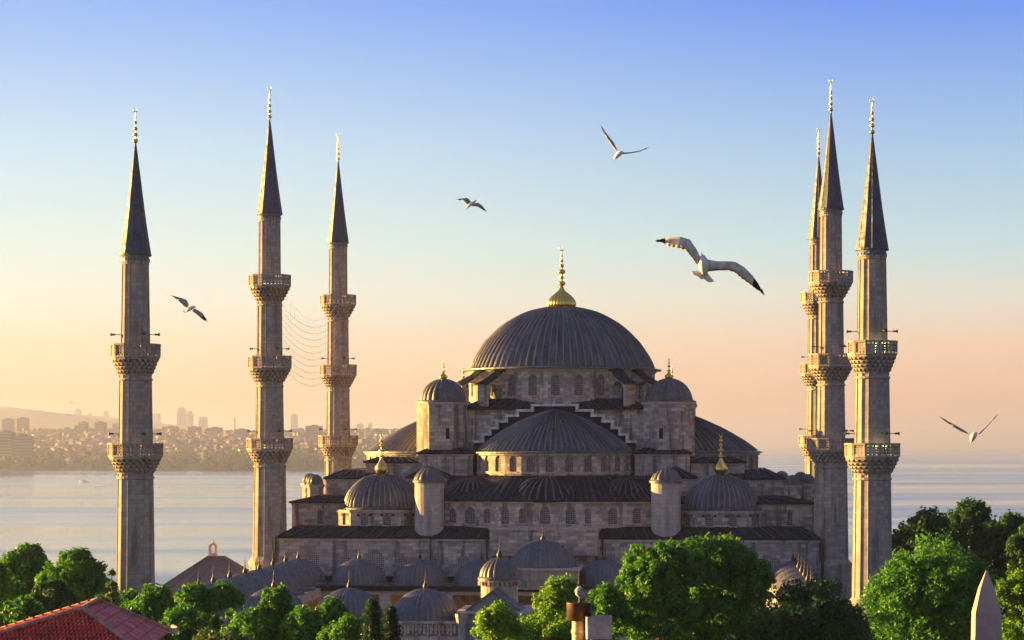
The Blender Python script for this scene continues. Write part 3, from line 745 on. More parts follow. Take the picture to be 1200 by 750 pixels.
# ------------------------------------------------------------------ minarets
def shaft_ring(r, n=14, rib=.07):
    pts = []
    for i in range(n):
        a = 2*PI*i/n; a2 = 2*PI*(i+1)/n; w_ = .11*2*PI/n
        for k, (aa, rr) in enumerate(((a-w_, r), (a-w_*.5, r+rib), (a+w_*.5, r+rib), (a+w_, r))): pts.append((rr*math.cos(aa), rr*math.sin(aa)))
    return pts
NS = 14
_pm = {}
def parapet_mesh(Ln, h):
    key = (round(Ln, 3), round(h, 2))
    if key in _pm: return _pm[key]
    m = MB(); t = .09
    m.box(-Ln/2, Ln/2, -t, t, 0, .16); m.box(-Ln/2, Ln/2, -t*1.6, t*1.6, h-.16, h)
    m.box(-Ln/2, -Ln/2+.12, -t*1.3, t*1.3, .16, h-.16); m.box(Ln/2-.12, Ln/2, -t*1.3, t*1.3, .16, h-.16)
    n = 3; wi = Ln-.24
    for i in range(1, n):
        x = -wi/2+wi*i/n; m.box(x-.085, x+.085, -t*.6, t*.6, .16, h-.16)
    for j in range(1, 4):
        z = .16+(h-.32)*j/4; m.box(-wi/2, wi/2, -t*.6, t*.6, z-.085, z+.085)
    me = m.mesh('parapet_panel', [STONE_M]); _pm[key] = me; return me
def make_minaret(kind):
    """kind 3: tall hall minaret with three balconies; kind 2: courtyard minaret with two"""
    root = empty('minaret')
    if kind == 3:
        levels = [(22.8, 24.3, 25.65, 2.62), (32.3, 33.9, 35.4, 2.45), (41.9, 43.6, 45.0, 2.38)]
        rad = [(0, 2.35, 11.2, 2.35), (11.2, 2.0, 22.8, 1.82), (25.0, 1.64, 32.3, 1.52), (34.6, 1.46, 41.9, 1.38), (44.4, 1.26, 52.2, 1.20)]
        cb, ca, Rc, fh = 52.2, 63.5, 1.42, 4.0
    else:
        levels = [(22.4, 23.8, 25.05, 2.32), (31.3, 32.8, 34.05, 2.10)]
        rad = [(0, 2.1, 11.0, 2.1), (11.0, 1.72, 22.4, 1.56), (24.6, 1.52, 31.3, 1.42), (33.6, 1.28, 42.0, 1.14)]
        cb, ca, Rc, fh = 42.1, 52.3, 1.34, 3.3
    for z0, r0, z1, r1 in rad:
        m = MB(); k = 7
        m.loft([[(x, y, z0+(z1-z0)*j/k) for x, y in shaft_ring(r0+(r1-r0)*j/k, NS)] for j in range(k+1)], True, True, True)
        if z0 == 0: m.lathe([(r0+.12, z1-.6), (r0+.16, z1-.3), (r0+.16, z1-.1), (rad[1][1], z1+.5)], NS, off=0)
        else:
            m.lathe([(r1+.05, z1-.62), (r1+.15, z1-.56), (r1+.15, z1-.42), (r1+.05, z1-.36)], NS*2)
            m.lathe([(r0+.06, z0+.05), (r0+.16, z0+.1), (r0+.16, z0+.28), (r0+.04, z0+.34)], NS*2)
        s = m.build('shaft', [STONE_M], root)
        if z0 > 20 and z1 < cb-1 or z0 > 40:
            d = MB(); d.box(-.28, .28, -(r0+.05), -(r0-.3), z0+.5, z0+2.1, 0); d.build('door', [GLASSD], s, rz=R_(200))
    NP = 12
    for zc, zf, zt, Rb in levels:
        r_in = [r for z0, r0, z1, r in rad if abs(z1-zc) < .01][0]
        m = MB(); T = 4; hz = (zf-zc-.18)/T
        m.lathe([(r_in+.02, zc-.15), (r_in+.10, zc)], NS*2)
        for j in range(T):
            ra = r_in+.02+(Rb-.30-r_in)*(j/T)**.9; rb = r_in+.10+(Rb-.12-r_in)*((j+1)/T)**.9
            m.lathe([(ra, zc+j*hz), (ra, zc+(j+1)*hz)], 24)
            m.lathe([(ra, zc+(j+.93)*hz), (rb, zc+(j+.95)*hz), (rb, zc+(j+1)*hz+.03), (ra, zc+(j+1)*hz+.03)], 24)
            nb = 24
            for i in range(nb):
                a = 2*PI*(i+.5*(j % 2))/nb; ta = (-math.sin(a), math.cos(a)); hw = rb*PI/nb*.52
                c0 = ((ra-.05)*math.cos(a), (ra-.05)*math.sin(a)); co = (rb*math.cos(a), rb*math.sin(a))
                lo, hi = zc+j*hz-.12, zc+(j+.95)*hz
                v = [(c0[0]-ta[0]*hw, c0[1]-ta[1]*hw, hi), (c0[0]+ta[0]*hw, c0[1]+ta[1]*hw, hi), (co[0]+ta[0]*hw, co[1]+ta[1]*hw, hi), (co[0]-ta[0]*hw, co[1]-ta[1]*hw, hi),
                     (c0[0]-ta[0]*hw*.3, c0[1]-ta[1]*hw*.3, lo), (c0[0]+ta[0]*hw*.3, c0[1]+ta[1]*hw*.3, lo), (co[0]+ta[0]*hw*.8, co[1]+ta[1]*hw*.8, hi-hz*.42), (co[0]-ta[0]*hw*.8, co[1]-ta[1]*hw*.8, hi-hz*.42)]
                m.add(v, [(0,1,2,3),(2,6,7,3),(7,6,5,4),(0,3,7,4),(1,5,6,2)])
        m.lathe([(r_in, zf-.2), (Rb+.02, zf-.18), (Rb+.07, zf-.08), (Rb+.07, zf), (r_in-.2, zf)], NP, off=PI/NP+PI/2)
        bal = m.build('balcony', [STONE_M], root)
        Ln = 2*(Rb-.02)*math.tan(PI/NP); pmh = parapet_mesh(Ln, zt-zf)
        for i in range(NP):
            a = -PI/2+2*PI*i/NP
            inst('parapet_panel', pmh, bal, ((Rb-.02)*math.cos(a), (Rb-.02)*math.sin(a), zf+.002), a+PI/2)
        # loudspeakers on arms above the parapet
        if not (kind == 3 and zc > 40):
            for i, a in enumerate((-PI*.02, -PI*.33, -PI*.97)):
                rs = r_in+.02; hz_ = zt+.85
                q = lambda r, z: (r*math.cos(a), r*math.sin(a), z)
                m = MB(); m.tube(q(rs-.15, hz_), q(rs+.45, hz_), .035, 6); m.tube(q(rs+.4, hz_), q(rs+.55, hz_), .09, 10)
                m.tube(q(rs+.53, hz_), q(rs+.80, hz_), .05, 14, .16)
                m.build('loudspeaker', [IRON], bal)
    # cornice, tile band and spire
    m = MB(); rt = rad[-1][3]
    m.lathe([(rt+.02, cb-.9), (rt+.10, cb-.82), (rt+.10, cb-.68), (rt+.03, cb-.62)], 28); m.lathe([(rt+.03, cb-.25), (Rc-.05, cb-.12), (Rc-.05, cb+.02)], 28)
    for i in range(22):
        a = 2*PI*i/22; m.obox(((rt+.1)*math.cos(a), (rt+.1)*math.sin(a)), (-math.sin(a), math.cos(a)), .10, .05, cb-.58, cb-.30, 1)
    m.build('cornice', [STONE_M, TILEB], root)
    m = MB(); rings = []
    for j in range(9):
        f = j/8; r = Rc*(1-f)*(1-.07*math.sin(PI*f))+.07; rings.append([(x, y, cb+(ca-cb)*f) for x, y in shaft_ring(r, 12, .035*(1-f)+.004)])
    m.loft(rings, True, True, True); m.lathe([(Rc, cb-.02), (Rc+.12, cb-.06), (Rc+.12, cb+.08), (Rc-.02, cb+.16)], 24)
    s = m.build('spire', [LEAD_P], root)
    inst('finial', gold_finial('spire', fh, .27 if kind == 3 else .25), s, (0, 0, ca))
    return root
m3 = make_minaret(3); m2 = make_minaret(2)
first = {3: m3, 2: m2}; used = set()
for kind, u, v, rot, lab in [
    (3, -33, -26, 6, 'tall stone minaret with three balconies at the near left corner of the prayer hall'),
    (3, -33, 23.3, 2, 'tall stone minaret with three balconies farthest back on the left, by the string lights'),
    (3, 33, -26, 9, 'tall stone minaret with three balconies touching the near right corner of the prayer hall'),
    (3, 34, 23.3, -4, 'stone minaret half hidden behind the right hall corner minaret, its left edge sunlit'),
    (2, -33, -88.4, 3, 'leftmost stone minaret, with two balconies, standing alone above the trees and red roof'),
    (2, 33.2, -88.4, -3, 'rightmost stone minaret, with two balconies and greenish floodlights, beside the big round tree')]:
    o = first[kind] if kind not in used else copy_tree(first[kind]); used.add(kind)
    if v > 0: o.scale = (1, 1, 1.02)
    o.location = W(u, v); o.rotation_euler = (0, 0, TH+R_(rot)); tag(o, lab, 'minaret', 'pencil minarets around the mosque')

for bal in [c for c in o.children if c.name.startswith('balcony')]:      # o is the rightmost minaret: its floodlights are on
    zf = max(v.co.z for v in bal.data.vertices)
    for a in (-PI*.62, -PI*.46, -PI*.30):
        q = (1.85*math.cos(a), 1.85*math.sin(a)); m = MB(); m.lathe([(.02, 0), (.13, .04), (.15, .2), (.02, .24)], 8, q, zf+.75); m.tube((*q, zf), (*q, zf+.77), .03, 5)
        m.build('floodlight', [LAMP], bal)
# string lights slung between the two left hall minarets
sl_root = tag(empty('string_lights', W(-33, -1, 33)), 'faint net of string lights hanging between the two left hall minarets', 'string lights')
def loc_to(o, p): return Vector(p)-o.location
A1, B1 = W(-32.4, -24, 44.6), W(-32.8, 21.2, 44.4)
mb = MB(); bb = MB()
def cat(a, b, sag, n=16): return [a.lerp(b, i/n)-Vector((0, 0, sag*4*(i/n)*(1-i/n))) for i in range(n+1)]
rows = [cat(A1, B1, 3.4)]+[cat(A1-Vector((0, 0, .8*j+2.2)), B1-Vector((0, 0, .8*j+1.4)), 2.5+.05*j) for j in range(10)]
for j, r in enumerate(rows):
    for a, b in zip(r, r[1:]): mb.tube(loc_to(sl_root, a), loc_to(sl_root, b), .012 if j == 0 else .005, 3)
for i in range(2, 15):
    mb.tube(loc_to(sl_root, rows[0][i]), loc_to(sl_root, rows[-1][i]), .006, 3)
for r in rows[1:]:
    for i in range(1, 16):
        for f in (0, .5):
            p = loc_to(sl_root, r[i].lerp(r[min(16, i+1)], f)); bb.lathe([(.01, 0), (.05, .05), (.05, .1), (.01, .15)], 5, (p.x, p.y), p.z-.15)
mb.build('wire_net', [WIRE], sl_root); tag(bb.build('bulbs', [BULB], sl_root), kind='stuff')

# ------------------------------------------------------------------ ground, sea
SEA = -35.0
m, Nn, Ll, bs = newmat('park_ground'); t = Nn.new('ShaderNodeTexCoord')
n = noise(Nn, Ll, t.outputs['Object'], .05, 6, .6); n2 = noise(Nn, Ll, t.outputs['Object'], 2.0, 4)
Ll.new(mixc(Nn, Ll, n, (.05, .07, .03), (.12, .11, .09)), bs.inputs['Base Color']); bs.inputs['Roughness'].default_value = .95
bump(Nn, Ll, bs, n2, .5, .05)
GROUND = m
PAVE = stone_mat('courtyard_paving', (.30, .28, .26), .3, 1.2, .8, .3)
mb = MB()
# the peninsula: a plateau sloping down to the shore behind the mosque
xs = [-700, -420, -250, -120, -60, 0, 60, 130, 260, 450, 800]; ys = [-300, -150, 0, 100, 220, 330, 370, 430, 520, 620, 700]
def gz(x, y):
    z = 0.0
    d = max(0, (y-335)/300, (abs(x)-130)/350 if abs(x) > 130 else 0)
    return max(SEA-3, -38*min(1, d)**.9) - (0 if d < .01 else .5)
vs = [(x, y, gz(x, y)) for y in ys for x in xs]; nx = len(xs)
mb.add(vs, [(j*nx+i, j*nx+i+1, (j+1)*nx+i+1, (j+1)*nx+i) for j in range(len(ys)-1) for i in range(nx-1)])
tag(mb.build('ground', GROUND), kind='structure')
mb = MB(); q = [W(-31.5, -87.4, .05), W(31.5, -87.4, .05), W(31.5, -28.2, .05), W(-31.5, -28.2, .05)]; mb.add(q, [(0,1,2,3)])
tag(mb.build('pavement', PAVE), kind='structure')

m, Nn, Ll, bs = newmat('sea_water'); t = Nn.new('ShaderNodeTexCoord'); ob = t.outputs['Object']
s1 = noise(Nn, Ll, ob, .0012, 5, .6, .38, .64, (.28, 1.6, 1)); s2 = noise(Nn, Ll, ob, .005, 4, .6, .4, .62, (.22, 1.5, 1))
av = Nn.new('ShaderNodeMath'); av.operation = 'MULTIPLY_ADD'; av.inputs[1].default_value = .45; Ll.new(s2, av.inputs[0]); 
h0 = Nn.new('ShaderNodeMath'); h0.operation = 'MULTIPLY'; h0.inputs[1].default_value = .55; Ll.new(s1, h0.inputs[0]); Ll.new(h0.outputs[0], av.inputs[2])
rr = Nn.new('ShaderNodeMapRange'); rr.inputs[3].default_value = .04; rr.inputs[4].default_value = .30; Ll.new(av.outputs[0], rr.inputs[0]); Ll.new(rr.outputs[0], bs.inputs['Roughness'])
bs.inputs['Base Color'].default_value = (.04, .14, .24, 1); bs.inputs['IOR'].default_value = 1.5; bs.inputs['Specular IOR Level'].default_value = .5
w1 = noise(Nn, Ll, ob, .12, 5, .6, 0, 1, (.5, 1, 1)); bump(Nn, Ll, bs, w1, .3, 1.1)
mb = MB(); mb.add([(-42000, -2000, SEA), (42000, -2000, SEA), (42000, 60000, SEA), (-42000, 60000, SEA)], [(0,1,2,3)])
tag(mb.build('sea', m), kind='structure')

# ------------------------------------------------------------------ far shore with its city
CITYG = plain('far_hillside', (.10, .11, .07), .95, var=.004)
def shore(x): return 4900+ (x+2000)*.06 + 60*math.sin(x*.004)+35*math.sin(x*.013+1)
def tz(x, y):
    d = y-shore(x)
    z = SEA-4+ 9*min(1, max(0, d/60)) + 88*min(1, max(0, d/2300))**.75+5*math.sin(x*.006+y*.003)*min(1, max(0, d/400))
    # long far hill on the left
    hx = (x+3300)/900; hy = (y-13000)/3000
    z += 185*math.exp(-hx*hx*.5)*math.exp(-hy*hy) + 14*math.exp(-((x+1200)/2500)**2)*math.exp(-((y-13500)/2500)**2)
    if x > -200: z -= (x+200)*.12*min(1, max(0, d/60))
    return z
gx = np.linspace(-6500, 1200, 110); gy = np.concatenate([np.linspace(4650, 5600, 20), np.linspace(5700, 18500, 60)])
vs = [(float(x), float(y), tz(float(x), float(y))) for y in gy for x in gx]; nx = len(gx)
mb = MB(); mb.add(vs, [(j*nx+i, j*nx+i+1, (j+1)*nx+i+1, (j+1)*nx+i) for j in range(len(gy)-1) for i in range(nx-1)])
tag(mb.build('hills', CITYG, smooth=True), kind='structure')
CW = [plain('pale_city_wall', (.22, .205, .185), .9), plain('grey_city_wall', (.15, .145, .14), .9), plain('ochre_city_wall', (.21, .16, .12), .9), plain('white_city_wall', (.50, .47, .43), .9)]
CR = [plain('city_roof_red', (.20, .125, .095), .9), plain('city_roof_grey', (.16, .155, .15), .9)]
TOWERG = plain('tower_glass', (.22, .25, .30), .3)
def city_block(mb, x, y, z, w_, d_, h_, a, wall, roof):
    ca, sa = math.cos(a), math.sin(a)
    q = [(x+ca*i*w_/2-sa*j*d_/2, y+sa*i*w_/2+ca*j*d_/2) for i, j in ((-1,-1),(1,-1),(1,1),(-1,1))]
    v = [(p[0], p[1], z-6) for p in q]+[(p[0], p[1], z+h_) for p in q]
    mb.add(v, [(0,1,5,4),(1,2,6,5),(2,3,7,6),(3,0,4,7)], wall)
    r0 = ((q[0][0]+q[3][0])/2, (q[0][1]+q[3][1])/2, z+h_+ (2.5 if roof == 4 else .1)); r1 = ((q[1][0]+q[2][0])/2, (q[1][1]+q[2][1])/2, r0[2])
    v = [v[4], v[5], v[6], v[7], r0, r1]
    mb.add(v, [(0,1,5,4),(2,3,4,5),(1,2,5),(3,0,4)], roof)
rc = random.Random(11); mb = MB()
for i in range(6500):
    y = 4900+110+ (rc.random()**1.5)*3600; px = rc.uniform(-60, 470); x = (px-600)*y/F
    if y-shore(x) < 90: continue
    cl = math.sin(x*.011)+math.sin(y*.013+x*.004)
    if cl < -.6 and rc.random() < .8: continue
    w_ = rc.uniform(8, 20); h_ = rc.uniform(5, 12) * (1.6 if rc.random() < .06 else 1)
    city_block(mb, x, y, tz(x, y), w_, rc.uniform(9, 18), h_, rc.uniform(-.9, .9), rc.choice((0, 0, 0, 0, 1, 1, 1, 1, 1, 1, 1, 2, 2, 3)), rc.choice((4, 4, 5)))
tag(mb.build('city_houses', CW+CR), kind='stuff')
# wooded strip along the shore
LEAFF = plain('far_foliage', (.045, .075, .03), .95, var=.05)
mb = MB()
for i in range(5200):
    px = rc.uniform(-40, 470); y = shore((px-600)*4950/F)+rc.uniform(25, 420); x = (px-600)*y/F
    dens = .25 if px < 170 else .95
    if rc.random() > dens or math.sin(px*.05)+math.sin(px*.13) < -.9: continue
    r = rc.uniform(5, 11); z = tz(x, y)
    mb.lathe([(r*.3, -3), (r*.9, r*.35), (r*rc.uniform(.7, 1.05), r*.9), (r*.6, r*1.5), (.5, r*1.9)], 7, (x, y), z, off=rc.random()*6)
tag(mb.build('shore_trees', LEAFF), kind='stuff')

# single towers and blocks that stand out over the far city
far = [  # px, top py, width px, depth Y, base py, style, label
    (213, 477, 9, 8200, 500, 'tall', 'tallest hazy skyscraper on the far skyline, left of its slightly lower twin'),
    (223, 481, 7, 8300, 500, 'tall', 'hazy slim skyscraper right beside the tallest tower of the far skyline'),
    (92, 478, 7, 9200, 500, 'tall', 'hazy stepped tower on the far hill crest left of the leftmost minaret'),
    (105, 484, 6, 9200, 500, 'tall', 'small hazy tower on the far hill crest, just left of the leftmost minaret'),
    (124, 481, 6, 9400, 502, 'tall', 'thin hazy tower nearly touching the leftmost minaret on its left'),
    (183, 485, 9, 8600, 502, 'slab', 'hazy square block on the skyline just right of the leftmost minaret'),
    (238, 489, 10, 8000, 503, 'slab', 'wide hazy block on the skyline right of the twin skyscrapers'),
    (275, 485, 3, 8800, 503, 'mast', 'thin hazy mast tower on the skyline between the two left minarets'),
    (283, 503, 15, 6500, 513, 'slab', 'pale apartment block with sunlit side beside the second minaret'),
    (200, 500, 17, 7000, 509, 'slab', 'long low grey block on the ridge below the twin skyscrapers'),
    (228, 500, 14, 7000, 509, 'slab', 'grey flat block on the ridge right below the slim skyscraper'),
    (252, 501, 15, 6800, 509, 'slab', 'broad pale block on the ridge midway between the two left minarets'),
    (368, 499, 20, 6600, 514, 'slab', 'large grey block seen between the second and third minaret'),
    (352, 502, 8, 6900, 512, 'slab', 'narrow white block left of the large grey block between two minarets'),
    (345, 486, 7, 8800, 504, 'slab', 'hazy tower just right of the second minaret on the skyline'),
    (442, 503, 9, 6900, 516, 'slab', 'grey tower block just left of the left side dome'),
    (422, 497, 8, 8500, 508, 'slab', 'hazy block right of the third minaret on the skyline'),
    (434, 495, 5, 8800, 508, 'tall', 'small hazy tower between third minaret and left side dome'),
    (136, 497, 8, 7000, 511, 'slab', 'white block with sunlit face touching the leftmost minaret on its left'),
    (90, 499, 5, 7000, 508, 'slab', 'little orange sunlit block on the ridge of the far shore'),
    (118, 495, 12, 7100, 508, 'slab', 'grey wide block on the ridge left of the leftmost minaret'),
    (98, 495, 10, 7200, 507, 'slab', 'grey block on the ridge beside the little orange sunlit block'),
    (27, 490, 12, 7300, 505, 'slab', 'grey square block on the ridge near the left edge of the city'),
    (10, 491, 12, 7300, 505, 'slab', 'leftmost hazy block on the ridge of the far city'),
    (8, 506, 17, 5150, 547, 'slab', 'big dark grey block near the far shore at the very left'),
    (28, 511, 20, 5120, 547, 'slab', 'dark grey block standing right of the big one near the far shore'),
    (17, 543, 10, 5010, 549, 'house', 'small orange roofed house at the far waterline on the left'),
    (91, 526, 7, 5450, 533, 'house', 'small orange sunlit house in the middle of the far shore houses'),
    (110, 525, 5, 5450, 531, 'house', 'tiny orange sunlit house left of the leftmost minaret'),
]
for px, top, wp, Y, bpy_, style, lab in far:
    if Y >= 8000: Y *= 1.7
    p = P(px, top, Y); w_ = wp*Y/F; zb = tz(p.x, Y)-3; h = p.z-zb; m_ = MB(); o = empty('apartment_block' if style in ('slab', 'house') else 'skyscraper', (p.x, Y, zb), rc.uniform(-.5, .1))
    if style == 'house': o.name = 'shore_house'
    if style == 'tall':
        m_.box(-w_*.5, w_*.5, -w_*.4, w_*.4, 0, h*.82, 0); m_.box(-w_*.36, w_*.36, -w_*.3, w_*.3, h*.82, h*.95, 0); m_.box(-w_*.1, w_*.1, -w_*.1, w_*.1, h*.95, h, 0)
    elif style == 'mast':
        m_.lathe([(w_*.5, 0), (w_*.3, h*.6), (w_*.55, h*.62), (w_*.5, h*.72), (w_*.15, h*.75), (.3, h)], 10)
    elif style == 'house':
        m_.box(-w_*.5, w_*.5, -w_*.4, w_*.4, 0, h*.7, 0)
    else:
        m_.box(-w_*.5, w_*.5, -w_*.35, w_*.35, 0, h, 0); m_.box(-w_*.15, w_*.2, -w_*.15, w_*.15, h, h+h*.05+1, 0)
    col = CW[2] if 'orange' in lab else (CW[3] if 'white' in lab else (CW[1] if 'grey' in lab or 'dark' in lab else CW[0]))
    m_.build('body', [col], o)
    if style == 'house':
        r_ = MB(); r_.add([(-w_*.55,-w_*.45,h*.7),(w_*.55,-w_*.45,h*.7),(w_*.55,w_*.45,h*.7),(-w_*.55,w_*.45,h*.7),(-w_*.3,0,h),(w_*.3,0,h)], [(0,1,5,4),(2,3,4,5),(1,2,5),(3,0,4)]); r_.build('roof', [CR[0]], o)
    elif wp > 8:
        g = MB(); nf = max(2, int(h/7))
        for k in range(nf): g.box(-w_*.46, w_*.46, -w_*.35-.4, -w_*.35+.2, h*(k+.35)/nf, h*(k+.7)/nf)
        g.build('window_band', [TOWERG], o)
    tag(o, lab, 'building', 'buildings standing out over the far city')

# boats
HULL = plain('white_boat_hull', (.8, .78, .74), .4); HULLD = plain('dark_hull', (.08, .09, .10), .5); FOAM = plain('foam', (.95, .95, .93), .9)
def boat(px, py, wp, label, rz, wake=True, name='motor_boat'):
    Y = (EYE-SEA)*F/(py-HZ); p = P(px, py, Y); Ln = wp*Y/F; o = empty(name, (p.x, Y, SEA), rz)
    m_ = MB(); rings = []
    for f, wd, sh in ((-.5, .75, 0), (-.3, .95, 0), (.1, 1, .02), (.35, .6, .05), (.5, .04, .12)):
        x = f*Ln; hw = Ln*.14*wd
        rings.append([(x, -hw*.6, -.3), (x, hw*.6, -.3), (x, hw, Ln*(.09+sh)), (x, -hw, Ln*(.09+sh))])
    m_.loft(rings, True, True, True); m_.build('hull', [HULL], o)
    m_ = MB(); m_.box(-Ln*.25, Ln*.12, -Ln*.09, Ln*.09, Ln*.09, Ln*.20); m_.box(-Ln*.2, Ln*.02, -Ln*.07, Ln*.07, Ln*.2, Ln*.27); m_.build('cabin', [HULL], o)
    m_ = MB(); m_.box(-Ln*.22, Ln*.13, -Ln*.092, Ln*.092, Ln*.13, Ln*.17); m_.build('window_band', [GLASSD], o)
    if wake:
        m_ = MB(); m_.add([(-Ln*.4, -Ln*.1, .12), (-Ln*.4, Ln*.1, .12), (-Ln*3.2, Ln*.55, .1), (-Ln*4.0, 0, .1), (-Ln*3.2, -Ln*.55, .1)], [(0,1,2,3,4)])
        m_.add([(Ln*.5, 0, .3), (Ln*.1, -Ln*.3, .12), (-Ln*.6, -Ln*.35, .12), (-Ln*.4, 0, Ln*.05), (-Ln*.6, Ln*.35, .12), (Ln*.1, Ln*.3, .12)], [(0,1,2,3),(0,3,4,5)])
        m_.build('wake', [FOAM], o)
    tag(o, label, 'boat')
boat(98, 565.5, 12, 'white motor boat pulling a foamy wake on the sea left of the leftmost minaret', PI-.25)
boat(7, 559, 5, 'tiny white boat on the water at the far left edge', .2, False)
boat(1192, 524.5, 3, 'tiny pale ship on the horizon at the far right edge', .1, False, 'ship')

# ------------------------------------------------------------------ trees
def leaf_mat(name, dark, light, yellow):
    m, Nn, Ll, bs = newmat(name)
    g = Nn.new('ShaderNodeNewGeometry'); t = Nn.new('ShaderNodeTexCoord')
    n = noise(Nn, Ll, t.outputs['Object'], .45, 3)
    a = Nn.new('ShaderNodeMath'); a.operation = 'MULTIPLY_ADD'; a.inputs[1].default_value = .6; a.inputs[2].default_value = 0; Ll.new(g.outputs['Random Per Island'], a.inputs[0])
    b = Nn.new('ShaderNodeMath'); b.operation = 'MULTIPLY_ADD'; b.inputs[1].default_value = .4; Ll.new(n, b.inputs[0]); Ll.new(a.outputs[0], b.inputs[2])
    r = Nn.new('ShaderNodeValToRGB'); r.color_ramp.elements[0].color = c4(dark); r.color_ramp.elements[1].color = c4(yellow)
    e = r.color_ramp.elements.new(.55); e.color = c4(light); Ll.new(b.outputs[0], r.inputs[0])
    bs.inputs['Roughness'].default_value = .5; bs.inputs['Specular IOR Level'].default_value = .3
    Ll.new(r.outputs[0], bs.inputs['Base Color'])
    tr = Nn.new('ShaderNodeBsdfTranslucent'); Ll.new(mixc(Nn, Ll, 1.0, r.outputs[0], (1.3, 1.5, .5), 'MULTIPLY'), tr.inputs['Color'])
    mxs = Nn.new('ShaderNodeMixShader'); mxs.inputs[0].default_value = .42
    out = Nn['Material Output']; Ll.new(bs.outputs[0], mxs.inputs[1]); Ll.new(tr.outputs[0], mxs.inputs[2]); Ll.new(mxs.outputs[0], out.inputs['Surface'])
    return m
LEAVES = {'green': leaf_mat('plane_tree_leaves', (.022, .098, .020), (.075, .225, .034), (.18, .36, .04)),
          'light': leaf_mat('young_lime_leaves', (.05, .14, .016), (.17, .33, .026), (.32, .45, .035)),
          'dark': leaf_mat('dark_broad_leaves', (.018, .065, .024), (.038, .11, .036), (.075, .16, .045)),
          'teal': leaf_mat('blue_green_needles', (.010, .032, .024), (.018, .055, .038), (.035, .08, .05)),
          'olive': leaf_mat('grey_green_leaves', (.04, .075, .035), (.085, .14, .06), (.14, .20, .08))}
BARK = plain('bark', (.09, .07, .05), .95, var=3.0)
def leaf_cloud(name, clumps, n, size, mat, parent, seed, droop=0.0, aspect=.55):
    """clumps: array of (x,y,z,r); leaves sit in the outer shell of every clump"""
    g = np.random.default_rng(seed); cl = np.array(clumps)
    wgt = cl[:,3]**2; idx = g.choice(len(cl), n, p=wgt/wgt.sum())
    d = g.normal(size=(n, 3)); d /= np.linalg.norm(d, axis=1)[:,None]
    low = d[:,2] < -.35; d[low, 2] *= -.6
    rad = cl[idx, 3]*(.45+.75*g.random(n)**.8)
    c = cl[idx,:3]+d*rad[:,None]*np.array([.9, .9, 1.35])
    nm = d*.9+g.normal(size=(n, 3))*.55; nm[:,2] += .25-droop; nm /= np.linalg.norm(nm, axis=1)[:,None]
    a = np.cross(nm, g.normal(size=(n, 3))); a /= np.linalg.norm(a, axis=1)[:,None]; b = np.cross(nm, a)
    s = size*(.6+.8*g.random(n)); s1 = s[:,None]; s2 = (s*aspect)[:,None]
    v = np.stack([c-a*s1, c+b*s2+nm*s2*.25, c+a*s1, c-b*s2+nm*s2*.25], 1).reshape(-1, 3)
    me = bpy.data.meshes.new(name); me.vertices.add(4*n); me.vertices.foreach_set('co', v.astype(np.float32).ravel())
    me.loops.add(4*n); me.loops.foreach_set('vertex_index', np.arange(4*n, dtype=np.int32)); me.polygons.add(n)
    me.polygons.foreach_set('loop_start', np.arange(0, 4*n, 4, dtype=np.int32)); me.update(calc_edges=True)
    me.materials.append(mat)
    return inst(name, me, parent)
def tree(px, top, hw, Y, label, kind='green', seed=1, n=16000, leaf=.17, lobes=None, base=None, name='broadleaf_tree', clump=(.30, .80), dens=1.0):
    """px, top, hw in photograph pixels at distance Y"""
    g = random.Random(seed); T = P(px, top, Y); rw = hw*Y/F; H = T.z
    o = tag(empty(name, (T.x, Y, 0)), label, 'tree')
    cz0 = base if base is not None else max(2.5, H-max(2.6*rw, 11.5)); ch = (H-cz0)/2; cc = cz0+ch
    lobes = lobes or [(0, 0, 1, 1)]
    clumps = []
    vol = rw*rw*ch; K = int(min(900, max(110, 44*vol**.62))*dens)
    for k in range(K):
        lx, lz, lw, lh = lobes[g.randrange(len(lobes))]
        th = g.uniform(0, 2*PI); rc_ = g.uniform(*clump)*min(1.25, max(.6, rw/4.5)); R1 = max(.3, rw*lw-rc_*.35)
        zt = H-(1-min(1, lh+lz))*rw*1.3-rc_*.7; rr = g.uniform(.35, 1)**.5; hd = min(rw*lw*1.15, (zt-cz0)*.7)
        if g.random() < .55:
            u = g.uniform(0, 1); q = math.sqrt(1-u*u); z = zt-hd+hd*u*rr
        else:
            q = 1.0; z = g.uniform(cz0+rc_, zt-hd); q = .65+.35*min(1, (z-cz0)/(zt-cz0)*2.2)
        clumps.append((lx*rw+R1*q*math.cos(th)*rr, R1*q*math.sin(th)*rr, z, rc_))
    leaf_cloud('crown', clumps, int(n*1.35), leaf*.84, LEAVES[kind], o, seed)
    m = MB(); r0 = max(.14, rw*.07)
    bend = g.uniform(-.4, .4); mid = (bend, 0, cz0+ch*.35)
    m.tube((0, 0, -.5), mid, r0*1.25, 8, r0*.75); m.tube(mid, (bend*.6, 0, cc+ch*.3), r0*.75, 7, r0*.3)
    for k in range(9):
        c = clumps[g.randrange(len(clumps))]; f = g.uniform(.55, 1.05); s = (bend*f, 0, (cz0+ch*.35)*f)
        m.tube(s, (c[0]*.85, c[1]*.85, c[2]-.2), r0*.35, 5, r0*.1)
    m.build('trunk', [BARK], o)
    return o
